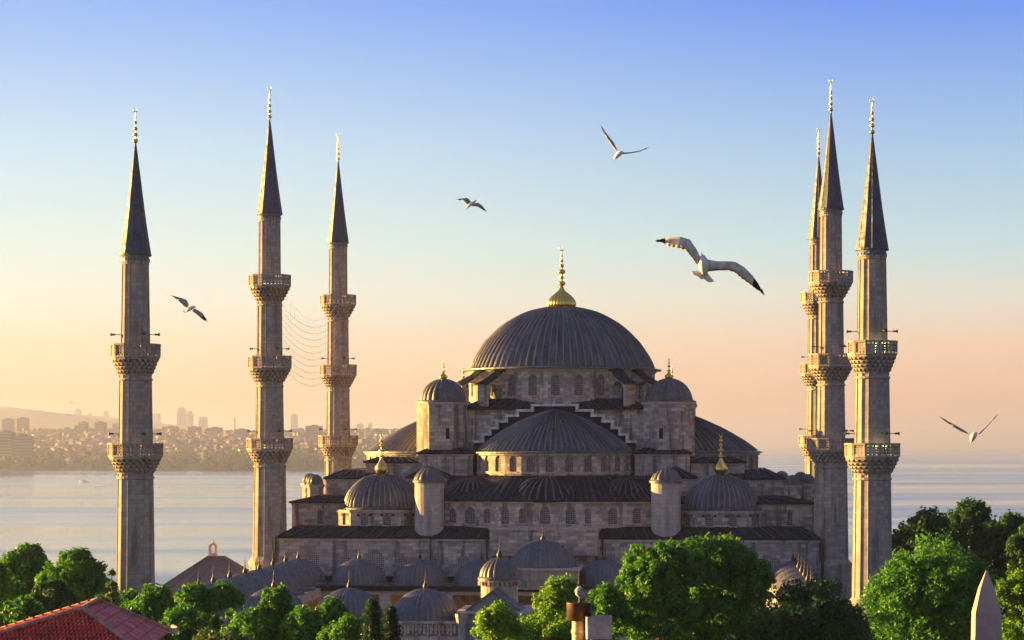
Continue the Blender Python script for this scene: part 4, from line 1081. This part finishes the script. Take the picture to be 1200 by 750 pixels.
def conifer(px, top, hw, Y, label, kind, seed, tiers=15, n=9000, name='conifer_tree', leaf=.14, upright=False, base=3.0):
    g = random.Random(seed); T = P(px, top, Y); rw = hw*Y/F; H = T.z; o = tag(empty(name, (T.x, Y, 0)), label, 'tree'); clumps = []
    m = MB(); m.tube((0, 0, -.5), (0, 0, H-.2), max(.15, rw*.09), 7, .03)
    base = max(2.0, H-(6.5 if upright else 8.5)); Lc = H-base
    for k in range(tiers):
        f = (k+.5)/tiers; z = base+Lc*f; r = rw*(1-f)**(.8 if not upright else .5)*(g.uniform(.8, 1.1))
        nb = 7 if not upright else 6
        for i in range(nb):
            a = 2*PI*(i+g.random()*.7)/nb
            for s in (.3, .6, .92):
                rr = r*s; zz = z-(r*s*.35 if not upright else -r*s*.3); clumps.append((rr*math.cos(a), rr*math.sin(a), zz, max(.26 if upright else .16, r*(.42 if upright else .27)*(1.15-s*.35))))
            m.tube((0, 0, z), (r*.9*math.cos(a), r*.9*math.sin(a), z-(r*.32 if not upright else -r*.2)), .05, 4, .015)
    clumps.append((0, 0, H-.25, .16))
    leaf_cloud('crown', clumps, n, leaf, LEAVES[kind], o, seed, droop=.3, aspect=.35); m.build('trunk', [BARK], o)
    return o
LB = [(0, 0, 1, .92), (-.55, -.15, .55, .75), (.55, -.2, .55, .7), (.1, .12, .6, .86)]
# left, beyond the red roof
tree(28, 634, 44, 195, 'dark bushy tree at the left edge standing highest above the red roof', 'green', 3, 24000, .20, LB)
tree(88, 640, 46, 190, 'dark green tree in the left cluster, immediately left of the leftmost minaret', 'green', 4, 24000, .20, LB)
tree(-12, 655, 34, 170, 'tree cut by the left picture edge with yellowish sunlit leaves', 'light', 5, 12000, .19, LB)
tree(24, 697, 42, 140, 'low rounded green tree left of the roof slope, at the bottom left', 'green', 6, 18000, .15, LB)
tree(62, 676, 30, 165, 'dark mid tree between the left cluster and the red roof ridge', 'dark', 7, 12000, .17, LB)
conifer(131, 666, 26, 150, 'small layered conifer with drooping branches right in front of the leftmost minaret', 'olive', 8, 12, 8000, leaf=.13)
tree(177, 684, 42, 160, 'sunlit green tree just right of the leftmost minaret foot', 'green', 9, 17000, .16, LB)
tree(246, 683, 40, 150, 'two lobed upright green tree in front of the left end of the arcade domes', 'green', 10, 22000, .15, [(-.45, 0, .55, 1), (.45, .02, .55, 1), (0, -.3, 1, .6)])
tree(322, 686, 32, 146, 'small pointed yellow green tree left of the darker one, below the arcade domes', 'green', 11, 16000, .14, [(0, 0, .6, 1), (-.3, -.2, .8, .75), (.3, -.3, .9, .6)])
tree(374, 700, 46, 142, 'broad green tree with light tufts on top, in front of the left courtyard wall', 'green', 12, 20000, .14, [(.35, .05, .45, .97), (-.45, -.05, .55, .85), (0, -.2, 1, .75)])
tree(262, 734, 52, 112, 'low grey green bushy tree at the bottom edge right of the red roof', 'olive', 13, 15000, .11, [(0, 0, 1, 1), (.5, 0, .5, .8)])
tree(150, 712, 26, 148, 'dark small tree tucked behind the right slope of the red roof', 'dark', 14, 9000, .14, LB)
conifer(436, 706, 22, 130, 'dark blue green pointed conifer, left one of the pair by the courtyard wall', 'teal', 15, 20, 14000, leaf=.10, upright=True, name='cypress_tree')
conifer(458, 714, 20, 131, 'dark blue green conifer, right and lower one of the pair by the courtyard wall', 'teal', 16, 18, 12000, leaf=.10, upright=True, name='cypress_tree')
tree(290, 712, 44, 143, 'deep green tree filling the gap below the pointed yellow green tree', 'green', 41, 12000, .14, LB)
tree(212, 706, 40, 146, 'green tree low behind the red roof corner, right of the dark small tree', 'green', 51, 14000, .14, LB)
tree(404, 718, 34, 138, 'green tree at the right end of the left row, beside the conifer pair', 'green', 52, 13000, .13, LB)
tree(120, 694, 40, 175, 'shadowed green tree between the conifer and the left cluster, above the roof ridge', 'dark', 53, 14000, .17, LB)
tree(58, 668, 34, 200, 'dark green tree in the dip between the two bushy trees of the left cluster', 'green', 54, 14000, .2, LB)
tree(150, 690, 24, 182, 'small green tree right at the foot of the leftmost minaret', 'green', 55, 9000, .17, LB)
tree(345, 708, 34, 150, 'green tree behind the row, between the pointed tree and the broad tree', 'green', 56, 12000, .15, LB)
# centre
tree(652, 675, 66, 138, 'bright yellow green young tree in front of the gate dome, left of the chimneys', 'light', 17, 34000, .13, [(.1, .05, .42, 1), (.0, -.05, .7, .85), (-.5, -.2, .6, .72), (.5, -.25, .5, .75)])
tree(588, 706, 50, 134, 'low light green tree left of the brightest young tree, before the gate', 'light', 18, 20000, .12, [(-.1, 0, .6, 1), (.3, -.1, .8, .8), (-.6, -.3, .5, .6)])
tree(706, 683, 34, 148, 'dark green tree between the chimneys and the biggest central tree', 'green', 19, 13000, .14, LB)
tree(776, 632, 55, 150, 'big sunlit green tree, left half of the tall pair before the right hall front', 'green', 20, 48000, .15, [(-.15, .02, .75, 1), (.3, -.02, .7, .97), (-.35, -.2, .75, .8), (0, -.4, 1, .8)])
tree(846, 626, 62, 153, 'big sunlit green tree, right half of the tall pair before the right hall front', 'green', 21, 48000, .15, [(.0, .02, .6, 1), (-.45, .0, .5, .93), (.45, -.1, .55, .86), (0, -.4, 1, .8)])
tree(950, 671, 74, 146, 'very dark round tree between the tall central pair and the rightmost minaret', 'dark', 22, 42000, .14, [(0, 0, .8, 1), (-.4, -.15, .65, .8), (.4, -.15, .65, .85)])
# right
tree(1095, 626, 82, 168, 'large round green tree right behind the obelisk, with a bright sunlit crown', 'green', 23, 60000, .17, [(0, .02, .85, 1), (-.35, -.1, .68, .86), (.42, -.1, .6, .88), (.05, -.4, 1, .8)])
tree(1085, 594, 42, 236, 'dark green tree, left one of the far row behind the big round tree', 'dark', 24, 15000, .24, LB)
tree(1135, 583, 40, 240, 'dark green tree, highest of the far row behind the big round tree', 'dark', 25, 16000, .24, LB)
tree(1182, 598, 44, 236, 'dark green tree at the right edge of the far row, before the sea', 'dark', 26, 15000, .24, LB)
tree(1206, 612, 26, 205, 'dark tree cut by the right picture edge below the far row', 'dark', 27, 9000, .2, LB)
tree(1190, 668, 32, 152, 'yellow green sunlit tree at the right picture edge beside the obelisk', 'light', 28, 15000, .14, LB)

# ------------------------------------------------------------------ obelisk
ob_p = P(1156, 718, 150); m = MB(); hw = .84
def sq(h, z): return [(-h, -h, z), (h, -h, z), (h, h, z), (-h, h, z)]
zs = ob_p.z-.0
m.loft([sq(hw*1.35, 0), sq(hw*1.02, zs-.001)], True, True, False); o = empty('obelisk', (ob_p.x, 150, 0), R_(-3))
m.build('shaft', [GRAN], o)
m = MB(); m.loft([sq(hw*1.02, zs), sq(hw*.56, zs+1.65), sq(.03, zs+2.85)], True, False, True); m.build('pyramidion', [GRAN], o)
m = MB()
for z, w_ in ((zs-.7, .30), (zs-1.25, .2)):
    m.box(-w_, w_, -hw*1.05, -hw*1.0, z, z+.05); m.box(-w_*.5, -w_*.3, -hw*1.06, -hw*1.0, z+.1, z+.25); m.box(w_*.2, w_*.5, -hw*1.06, -hw*1.0, z+.12, z+.2)
m.box(-hw*.9, hw*.9, -hw*1.035, -hw*1.0, zs-.12, zs-.08)
m.build('carved_sign', [GRAN], o)
tag(o, 'pinkish stone obelisk with pointed top before the round tree at lower right', 'obelisk')

# ------------------------------------------------------------------ red roofed house
TILE = []
for k, c in enumerate(((.56, .055, .034), (.46, .042, .03), (.64, .08, .045))): TILE.append(plain('red_roof_tile', c, .6, var=1.5))
RIDGE = plain('mossy_ridge_tile', (.36, .22, .15), .9, var=2.0)
HW = plain('house_wall', (.45, .40, .35), .9, var=1.0)
hh = 25-7.0; he = 25-8.6
Pp, Aa = Vector((-18.2, 94.5, hh)), Vector((-18.5, 99.6, hh))
FR, BR, FL, BL = Vector((-15.2, 91.7, he)), Vector((-15.7, 102.6, he)), Vector((-23.6, 91.2, he)), Vector((-23.6, 102.4, he))
house = tag(empty('tiled_house', (-19.5, 97, 0)), 'house with a dark red hipped tile roof at the bottom left corner', 'house')
O = house.location
m = MB(); m.prism([(p.x-O.x, p.y-O.y) for p in (FL+Vector((.5, .5, 0)), FR+Vector((-.5, .5, 0)), BR+Vector((-.5, -.5, 0)), BL+Vector((.5, -.5, 0)))], 0, he-.05); m.build('wall', [HW], house)
def tiled(name, e0, e1, r1, r0, pitch=.175, row=.28):
    """pan and cover tiles as real relief on the quad e0,e1 (eave) r1,r0 (ridge)"""
    m = MB(); e0, e1, r1, r0 = [p-O for p in (e0, e1, r1, r0)]
    nrm = (e1-e0).cross(r0-e0).normalized()
    if nrm.z < 0: nrm = -nrm
    m.add([e0, e1, r1, r0], [(0,1,2,3)], 1)
    t = (e1-e0).normalized(); up = (nrm.cross(t)); 
    if up.z < 0: up = -up
    Hs = (r0-e0).dot(up); nr = int(Hs/row)
    for j in range(nr):
        f0, f1 = j/nr, (j+1.12)/nr
        a0, b0 = e0.lerp(r0, f0), e1.lerp(r1, f0); Ln = (b0-a0).length; nc = int(Ln/pitch)
        for i in range(nc):
            s = a0+t*((i+.5)*Ln/nc); q = rnd.random(); k = 0 if q < .5 else (1 if q < .8 else 2)
            dz = up*(row*1.12); jit = nrm*rnd.uniform(0, .012)
            pr = [(-.072, .0), (-.04, .05), (.04, .05), (.072, .0)]
            lo = [s+t*x+nrm*(z+.035)+jit for x, z in pr]; hi = [s+t*x*.85+nrm*(z*.9+.005)+jit+dz for x, z in pr]
            m.add(lo+hi, [(0,1,5,4),(1,2,6,5),(2,3,7,6),(0,3,2,1)], k)
    return tag(m.build(name, TILE, house), kind='stuff')
tiled('roof_tiles', FL, FR, Pp, Pp)
tiled('roof_tiles', FL, BL, Aa, Pp)
tiled('roof_tiles', BR, BL, Aa, Aa)
# right slope: large flat panels in a grid
e0, e1, r1, r0 = FR-O, BR-O, Aa-O, Pp-O
m = MB(); m.add([e0, e1, r1, r0], [(0,1,2,3)], 1); m.build('roof_deck', TILE, house)
nrm = (e1-e0).cross(r0-e0).normalized(); nrm = nrm if nrm.z > 0 else -nrm
for j in range(6):
    for i in range(14):
        def bil(a, b): return (e0.lerp(e1, a)).lerp(r0.lerp(r1, a), b)
        a0, a1, b0, b1 = i/14+.006, (i+1)/14-.006, j/6+.015, (j+1)/6-.015
        q = [bil(a0, b0), bil(a1, b0), bil(a1, b1), bil(a0, b1)]; l = .03+rnd.uniform(0, .015)
        m = MB(); m.add([p+nrm*l for p in q]+[p for p in q], [(0,1,2,3),(4,5,1,0),(5,6,2,1),(6,7,3,2),(7,4,0,3)], rnd.choice((0, 0, 1, 2))); m.build('roof_panel', TILE, house)
def ridge(a, b):
    m = MB(); a, b = a-O, b-O; Ln = (b-a).length; n = int(Ln/.30)
    for i in range(n):
        p, q = a.lerp(b, i/n), a.lerp(b, min(1, (i+1.15)/n)); m.tube(p+Vector((0, 0, .03+rnd.uniform(0, .012))), q+Vector((0, 0, .05)), .12, 7, .095)
    tag(m.build('ridge_tiles', [RIDGE], house), kind='stuff')
for a, b in ((FL, Pp), (FR, Pp), (BR, Aa), (BL, Aa), (Aa, Pp)): ridge(a, b)
m = MB(); p = BR-O
m.tube((p.x-.1, p.y, p.z+.05), (p.x+.35, p.y-.5, p.z+.02), .13, 8); m.tube((p.x+.1, p.y+.1, p.z+.2), (p.x+.4, p.y-.35, p.z+.18), .1, 8, .06)
m.build('hip_end_tile', [STONE_P], house)

# ------------------------------------------------------------------ pavilion roof left of the hall
pc = Vector((-36.6, 276, 0)); pav = tag(empty('roof_pavilion', pc, TH), 'low building with a grey pyramid lead roof behind the left arcade, by the second minaret', 'building')
m = MB(); m.box(-5.9, 5.9, -5, 5, 0, 6.9); m.build('wall', [STONE], pav)
m = MB()
e = [(-6.5, -5.6, 7.0), (6.5, -5.6, 7.0), (6.5, 5.6, 7.0), (-6.5, 5.6, 7.0)]; i_ = [(-.9, -.4, 11.1), (1.0, -.4, 11.1), (1.0, .4, 11.1), (-.9, .4, 11.1)]
for k in range(4): roofquad(m, e[k], e[(k+1) % 4], i_[(k+1) % 4], i_[k], 1.5)
m.add(i_, [(0,1,2,3)]); m.build('roof', [LEAD_L], pav)
lan = tag(empty('lantern_turret', pc+Vector((-.3, 0, 10.9)), TH), 'small stone lantern turret with an arched opening on top of the pyramid lead roof', 'chimney')
m = MB(); m.box(-.5, .5, -.42, .42, 0, .55)
for s in (-1, 1):
    m.box(s*.5 if s < 0 else .26, -.26 if s < 0 else .5, -.42, .42, .55, 1.35)
ap = [(-.26+.26-.26*math.cos(PI*k/6), 1.35+.26*math.sin(PI*k/6)) for k in range(7)]
for s in (-.42, .42):
    for (a, b), (c, d) in zip(ap, ap[1:]): m.add([(a, s, b), (c, s, d), (c*1.9, s, 1.35+(d-1.35)*1.9), (a*1.9, s, 1.35+(b-1.35)*1.9)], [(0,1,2,3)])
for (a, b), (c, d) in zip(ap, ap[1:]):
    m.add([(a, -.42, b), (c, -.42, d), (c, .42, d), (a, .42, b)], [(0,1,2,3)]); m.add([(a*1.9, -.42, 1.35+(b-1.35)*1.9), (c*1.9, -.42, 1.35+(d-1.35)*1.9), (c*1.9, .42, 1.35+(d-1.35)*1.9), (a*1.9, .42, 1.35+(b-1.35)*1.9)], [(0,1,2,3)])
m.build('body', [STONE_P], lan)
m = MB(); m.lathe([(.12, 1.8), (.2, 1.95), (.12, 2.1), (.02, 2.25)], 8); m.build('knob', [STONE_P], lan)

# ------------------------------------------------------------------ chimneys close to the camera
RUST = plain('rusty_cowl', (.10, .055, .03), .5, .5, var=3.0); PIPE = plain('yellowed_pipe', (.55, .40, .18), .5, .2, var=3.0)
SHEET = plain('pale_sheet_metal', (.50, .40, .36), .5, .15, var=2.0)
YC = 61.0; k = YC/F
roof = tag(empty('flat_roofed_block', (2.9, 66, 0)), 'block whose flat roof carries the two metal chimneys, below the bottom edge', 'building')
m = MB(); m.box(-4, 4, -6, 6, 0, 18.0); m.box(-4.2, 4.2, -6.2, 6.2, 17.7, 18.2); m.build('body', [HW], roof)
c = P(678.5, 726, YC); zt = P(0, 706, YC).z; ch = tag(empty('pipe_chimney', (c.x, YC, 18.2)), 'yellowed pipe chimney with a wide rusty cowl where the gull is perched', 'chimney')
m = MB(); b_ = 18.2; zc = P(0, 727, YC).z
m.lathe([(.19, 0), (.19, zc-b_+.1)], 20); m.lathe([(.205, zc-b_-.36), (.215, zc-b_-.34), (.215, zc-b_-.27), (.205, zc-b_-.25)], 20); m.build('pipe', [PIPE], ch, True)
m = MB(); m.lathe([(.30, zc-b_), (.335, zc-b_+.01), (.34, zt-b_-.02), (.345, zt-b_), (.30, zt-b_), (.29, zc-b_+.1), (.15, zc-b_+.08)], 28); m.build('cowl', [RUST], ch, True)
m = MB(); m.lathe([(.02, zt-b_-.05), (.29, zt-b_-.06)], 20); m.tube((-.29, 0, zt-b_-.02), (.29, 0, zt-b_-.02), .02, 6); m.build('inner_plate', [RUST], ch)
c2 = P(701.5, 735, YC-.3); ch2 = tag(empty('square_chimney', (c2.x, YC-.3, 18.2)), 'pale square sheet metal chimney beside the pipe chimney, lower right of the gull', 'chimney')
z0, z1 = P(0, 748, YC-.3).z-18.2, P(0, 722, YC-.3).z-18.2
m = MB()
def rsq(h, z, r=.07):
    pts = []
    for cx, cy, a0 in ((h-r, -h+r, -PI/2), (h-r, h-r, 0), (-h+r, h-r, PI/2), (-h+r, -h+r, PI)):
        for i in range(5): pts.append((cx+r*math.cos(a0+PI/8*i), cy+r*math.sin(a0+PI/8*i), z))
    return pts
m.loft([rsq(.345, z0), rsq(.355, z1), rsq(.32, z1), rsq(.31, z1-.2)], True, True, True); m.build('cowl', [SHEET], ch2)
m = MB(); m.loft([rsq(.22, 0), rsq(.22, z0+.02)], True, True, True); m.build('flue', [RUST], ch2)

# ------------------------------------------------------------------ gulls
GW = plain('gull_white_feathers', (.80, .77, .72), .7); GG = plain('gull_grey_feathers', (.36, .34, .31), .75, var=9.0); GK = plain('gull_black_wing_tip', (.02, .02, .02), .6)
GL = plain('gull_underwing', (.66, .60, .53), .75, var=12.0); BEAK = plain('gull_yellow_beak', (.70, .42, .06), .4); LEGM = plain('gull_pink_leg', (.60, .36, .26), .6)
def gull(Y, cx, cy, wings, body, tail, label, flip=1, top=GG, tipn=2):
    """wings: list of [(lead px,py, trail px,py, depth m)...] from root to tip; body: [(px,py,r px,depth)...] tail to head"""
    o = tag(empty('gull', P(cx, cy, Y)), label, 'gull'); k = Y/F
    def L3(px, py, d=0): return Vector(((px-cx)*k, d, -(py-cy)*k))
    m = MB()
    # body: elliptical loft; head included so that the trunk stays one surface
    ctr = [(L3(px, py, d), r*k) for px, py, r, d in body]; rings = []
    for i, (c_, r) in enumerate(ctr):
        a = ctr[max(0, i-1)][0]; b = ctr[min(len(ctr)-1, i+1)][0]; ax = (b-a).normalized(); u = Vector((0, 1, 0)); u = (u-ax*u.dot(ax)).normalized(); v_ = ax.cross(u)
        rings.append([c_+(u*math.cos(t_)+v_*math.sin(t_))*r for t_ in [2*PI*j/12 for j in range(12)]])
    m.loft(rings, True, True, True, 0)
    # wings grow out of the body in the same mesh
    for wg in wings:
        secs = []
        # refine
        n = len(wg); fine = []
        for i in range(n-1):
            for f in (0, .25, .5, .75):
                fine.append(([a+(b-a)*f for a, b in zip(wg[i], wg[i+1])], (i+f)/(n-1)))
        fine.append((list(wg[-1]), 1.0))
        for j, (s, f) in enumerate(fine):
            Lp, Tp = L3(s[0], s[1], s[4]), L3(s[2], s[3], s[4]+.02)
            ch_ = (Tp-Lp); th = max(.004, ch_.length*.10*(1-f*.75)); up = Vector((0, -1, 0))
            if j % 2 and f > .25: Tp = Tp+ch_*(-.07)
            secs.append(([Lp, Lp+ch_*.25+up*th, Lp+ch_*.65+up*th*.6, Tp, Lp+ch_*.65-up*th*.2, Lp+ch_*.25-up*th*.6], f))
        for (r0, f0), (r1, f1) in zip(secs, secs[1:]):
            mi = 2 if f0 > .74 else 1
            m.loft([r0, r1], True, f0 == 0, f1 == 1, mi)
        # separate primaries at the tip
        (lx, ly, tx, ty, d) = wg[-1]; (px_, py_, qx, qy, d2) = wg[-2]
        for q in range(4):
            f = q/3; s = L3(lx+(tx-lx)*f+(px_-lx)*.25, ly+(ty-ly)*f+(py_-ly)*.25, d); dirv = (L3(lx, ly)-L3(px_, py_)).normalized(); ln = (3.6-2.6*f)*k*(abs(lx-px_)+abs(ly-py_))/14
            m.tube(s, s+dirv*ln*2.2+Vector((0, .01, -.004*q)), .012, 5, .003, mi=2)
    me = m.mesh('body', [GW, top, GK], True); inst('body', me, o)
    m = MB(); (ax, ay), pts = tail[0], tail[1:]
    a = L3(ax, ay, body[0][3]); n_ = len(pts)
    pp = [L3(x, y, body[0][3]+.02) for x, y in pts]
    v = [a+Vector((0, -.012, 0))]+[p+Vector((0, -.004, 0)) for p in pp]+[a+Vector((0, .012, 0))]+[p+Vector((0, .004, 0)) for p in pp]
    m.add(v, [(0, i+1, i+2) for i in range(n_-1)]+[(n_+1, n_+3+i, n_+2+i) for i in range(n_-1)]+[(i+1, i+2, n_+3+i, n_+2+i) for i in range(n_-1)]); m.build('tail', [GW], o)
    h = ctr[-1][0]; h0 = ctr[-2][0]; d = (h-h0).normalized(); m = MB(); m.tube(h-d*.3*ctr[-1][1], h+d*1.6*max(ctr[-1][1], .012), ctr[-1][1]*.55, 7, .003); m.build('beak', [BEAK], o)
    return o
gull(26, 824, 309, [
    [(821, 301.5, 818, 312, 0), (815.5, 292, 811.5, 303, -.05), (808, 281.5, 803, 294.5, -.08), (797, 278, 793, 291, -.05), (784, 278, 783, 288.6, 0), (776, 279.3, 777, 284, .04), (770.5, 281.2, 771, 282.2, .06)],
    [(828, 303.8, 830, 318, 0), (840, 306.6, 840, 317.3, -.05), (852, 306.8, 852, 317.2, -.08), (861, 307.5, 861, 320.4, -.08), (872, 313.6, 869, 327, -.04), (882, 323, 880, 334, 0), (889, 332, 887, 339, .03), (894, 341, 893, 342, .05)]],
    [(826, 322, 3, .03), (825.5, 317, 5.2, .01), (825, 311, 6.4, -.01), (824, 305, 5.2, -.02), (823, 301.5, 3.6, -.03), (822.6, 299.6, 2.2, -.035)],
    [(826, 316), (811, 317.6), (813, 321.5), (818, 323.5), (821.5, 327), (825, 326.5), (829.5, 330), (833, 330.6), (837.6, 329.5)],
    'largest gull, wings spread wide with black tips, gliding right of the main dome finial', top=GL)
gull(95, 222, 361.5, [
    [(221.5, 357.6, 219, 361, 0), (219, 351.5, 215, 358, -.1), (212, 349, 209, 352.5, -.1), (202.5, 346.8, 203.5, 348.2, 0)],
    [(228, 361.5, 225, 364.2, 0), (233, 364, 230, 368, -.1), (238, 367.5, 235, 372.5, -.1), (242, 374.5, 240, 376.2, 0)]],
    [(217, 364.8, 1, .1), (220, 363, 2.1, .05), (223.5, 361.2, 2.4, 0), (227, 360, 1.7, -.05), (229, 359.8, .9, -.08)],
    [(219, 363.5), (214, 363.6), (215, 366), (218, 366.2)],
    'small gull flying between the leftmost and the second minaret')
gull(100, 553, 238.5, [
    [(552, 236.3, 548, 240, 0), (549, 233, 545, 236.8, -.1), (546.5, 232, 542, 234.2, -.1), (537, 233.2, 538, 234.5, 0)],
    [(555, 238, 552.5, 241.5, 0), (560.5, 237.8, 559, 242.2, -.1), (565, 241, 563, 244.5, -.1), (569, 246.4, 567.5, 246.8, 0)]],
    [(546, 244, .9, .1), (549, 241.5, 1.5, .05), (552.5, 238.8, 1.7, 0), (555.5, 236.6, 1.3, -.05), (558, 235.2, .7, -.08)],
    [(547.5, 243), (544.5, 243), (545.2, 245.2), (547, 245)],
    'small gull gliding left above the main dome, between finial and third minaret')
gull(62, 723.5, 180, [
    [(724, 177, 720.5, 175, 0), (719.5, 168, 714.5, 168, -.08), (713, 160, 710, 161, -.1), (706.5, 150.5, 706, 153, 0)],
    [(729, 178.8, 730, 180.6, 0), (739, 178.2, 740, 179.4, .02), (750, 176.2, 751, 177, .05), (757.5, 173.2, 757.5, 173.6, .08)]],
    [(720, 185.6, 1, .1), (722, 183.2, 2.5, .05), (725, 180.6, 3.1, 0), (728, 179, 2.2, -.05), (730, 179.2, 1.2, -.08)],
    [(722, 183), (719, 184.5), (719.5, 186.2), (723, 185.8)],
    'gull highest in the sky with one wing raised steeply above the main dome')
gull(56, 1139, 512, [
    [(1136.5, 508.5, 1133, 508.3, 0), (1128, 503.5, 1124.5, 505, -.08), (1117.5, 497.5, 1115.5, 500, -.1), (1105.8, 491, 1107, 492.8, 0)],
    [(1146, 508.4, 1148.5, 508.9, 0), (1152, 503.6, 1153, 504.4, .02), (1159.5, 496.6, 1160.3, 497.2, .05), (1167, 488.6, 1167.2, 489, .08)]],
    [(1138.5, 518.4, .8, .1), (1139.5, 515, 2.6, .05), (1140.5, 511.5, 3.6, 0), (1142, 508.8, 3, -.05), (1143.5, 507.6, 1.5, -.08)],
    [(1139.5, 515), (1137.8, 517), (1138.5, 519.4), (1140.5, 518)],
    'gull with wings in a steep V just above the sea horizon at the right')
for px, py, Y, lab in ((84, 472, 300, 'tiny dark bird speck over the far left hill, the upper of two'), (81, 486.5, 320, 'tiny dark bird speck over the far left hill, the lower of two')):
    gull(Y, px, py, [[(px-.1, py-.3, px-.1, py+.3, 0), (px-1.2, py-.6, px-1.2, py, 0), (px-2.2, py+.1, px-2.2, py+.3, 0)], [(px+.1, py-.3, px+.1, py+.3, 0), (px+1.2, py-.6, px+1.2, py, 0), (px+2.2, py+.1, px+2.2, py+.3, 0)]],
         [(px-.2, py+.5, .2, .1), (px, py, .45, 0), (px+.2, py-.4, .2, -.1)], [(px-.2, py+.3), (px-.5, py+.8), (px+.2, py+.8)], lab, top=GK)
# perched gull on the cowl, standing and preening
pg = tag(empty('gull', (P(679, 706, YC).x, YC, zt)), 'white gull perched on the rusty chimney cowl', 'gull')
m = MB(); body = [((.14, .02, .10), .012), ((.09, .02, .14), .045), ((.03, .0, .20), .085), ((-.02, 0, .26), .098), ((-.045, 0, .33), .082), ((-.02, -.01, .385), .052), ((.02, -.02, .41), .046), ((.05, -.02, .40), .028)]
rings = []
for i, (c_, r) in enumerate(body):
    c_ = Vector(c_); a = Vector(body[max(0, i-1)][0]); b = Vector(body[min(len(body)-1, i+1)][0]); ax = (b-a).normalized(); u = Vector((0, 1, 0)); v_ = ax.cross(u)
    rings.append([c_+(u*math.cos(2*PI*j/14)*.85+v_*math.sin(2*PI*j/14))*r for j in range(14)])
m.loft(rings, True, True, True); inst('body', m.mesh('body', [GW], True), pg)
m = MB()
for s in (-1, 1):
    sec = []
    for f in range(7):
        t_ = f/6; c_ = Vector((-.05+.24*t_, s*(.085-.03*t_), .33-.22*t_)); wd = .075*math.sin(PI*min(1, t_*.85+.12)); sec.append([c_+Vector((wd*.7, 0, wd*.7)), c_+Vector((0, s*.02, 0)), c_-Vector((wd*.7, 0, wd*.7)), c_+Vector((0, -s*.01, 0))])
    m.loft(sec, True, True, True)
m.build('wing', [GG], pg)
m = MB(); m.tube((.06, -.02, .40), (.115, -.02, .385), .014, 6, .003); m.build('beak', [BEAK], pg)
for y in (-.035, .035):
    m = MB(); m.tube((.0, y, .19), (-.005, y, .0), .011, 6, .009)
    for a in (-.5, 0, .5): m.tube((-.005, y, .008), (-.06, y+.05*a, .006), .007, 4, .004)
    m.build('leg', [LEGM], pg)

# ------------------------------------------------------------------ haze
hz = bpy.data.materials.new('haze'); hz.use_nodes = True; hn = hz.node_tree.nodes; hn.remove(hn['Principled BSDF'])
pv = hn.new('ShaderNodeVolumePrincipled'); pv.inputs['Color'].default_value = (.46, .52, .80, 1); pv.inputs['Density'].default_value = 0.75e-4; pv.inputs['Anisotropy'].default_value = .4
hz.node_tree.links.new(pv.outputs[0], hn['Material Output'].inputs['Volume'])
mb = MB(); mb.box(-43000, 43000, -2500, 61000, -41, 262)
tag(inst('haze', mb.mesh('haze', [hz], uv=False)), kind='stuff')
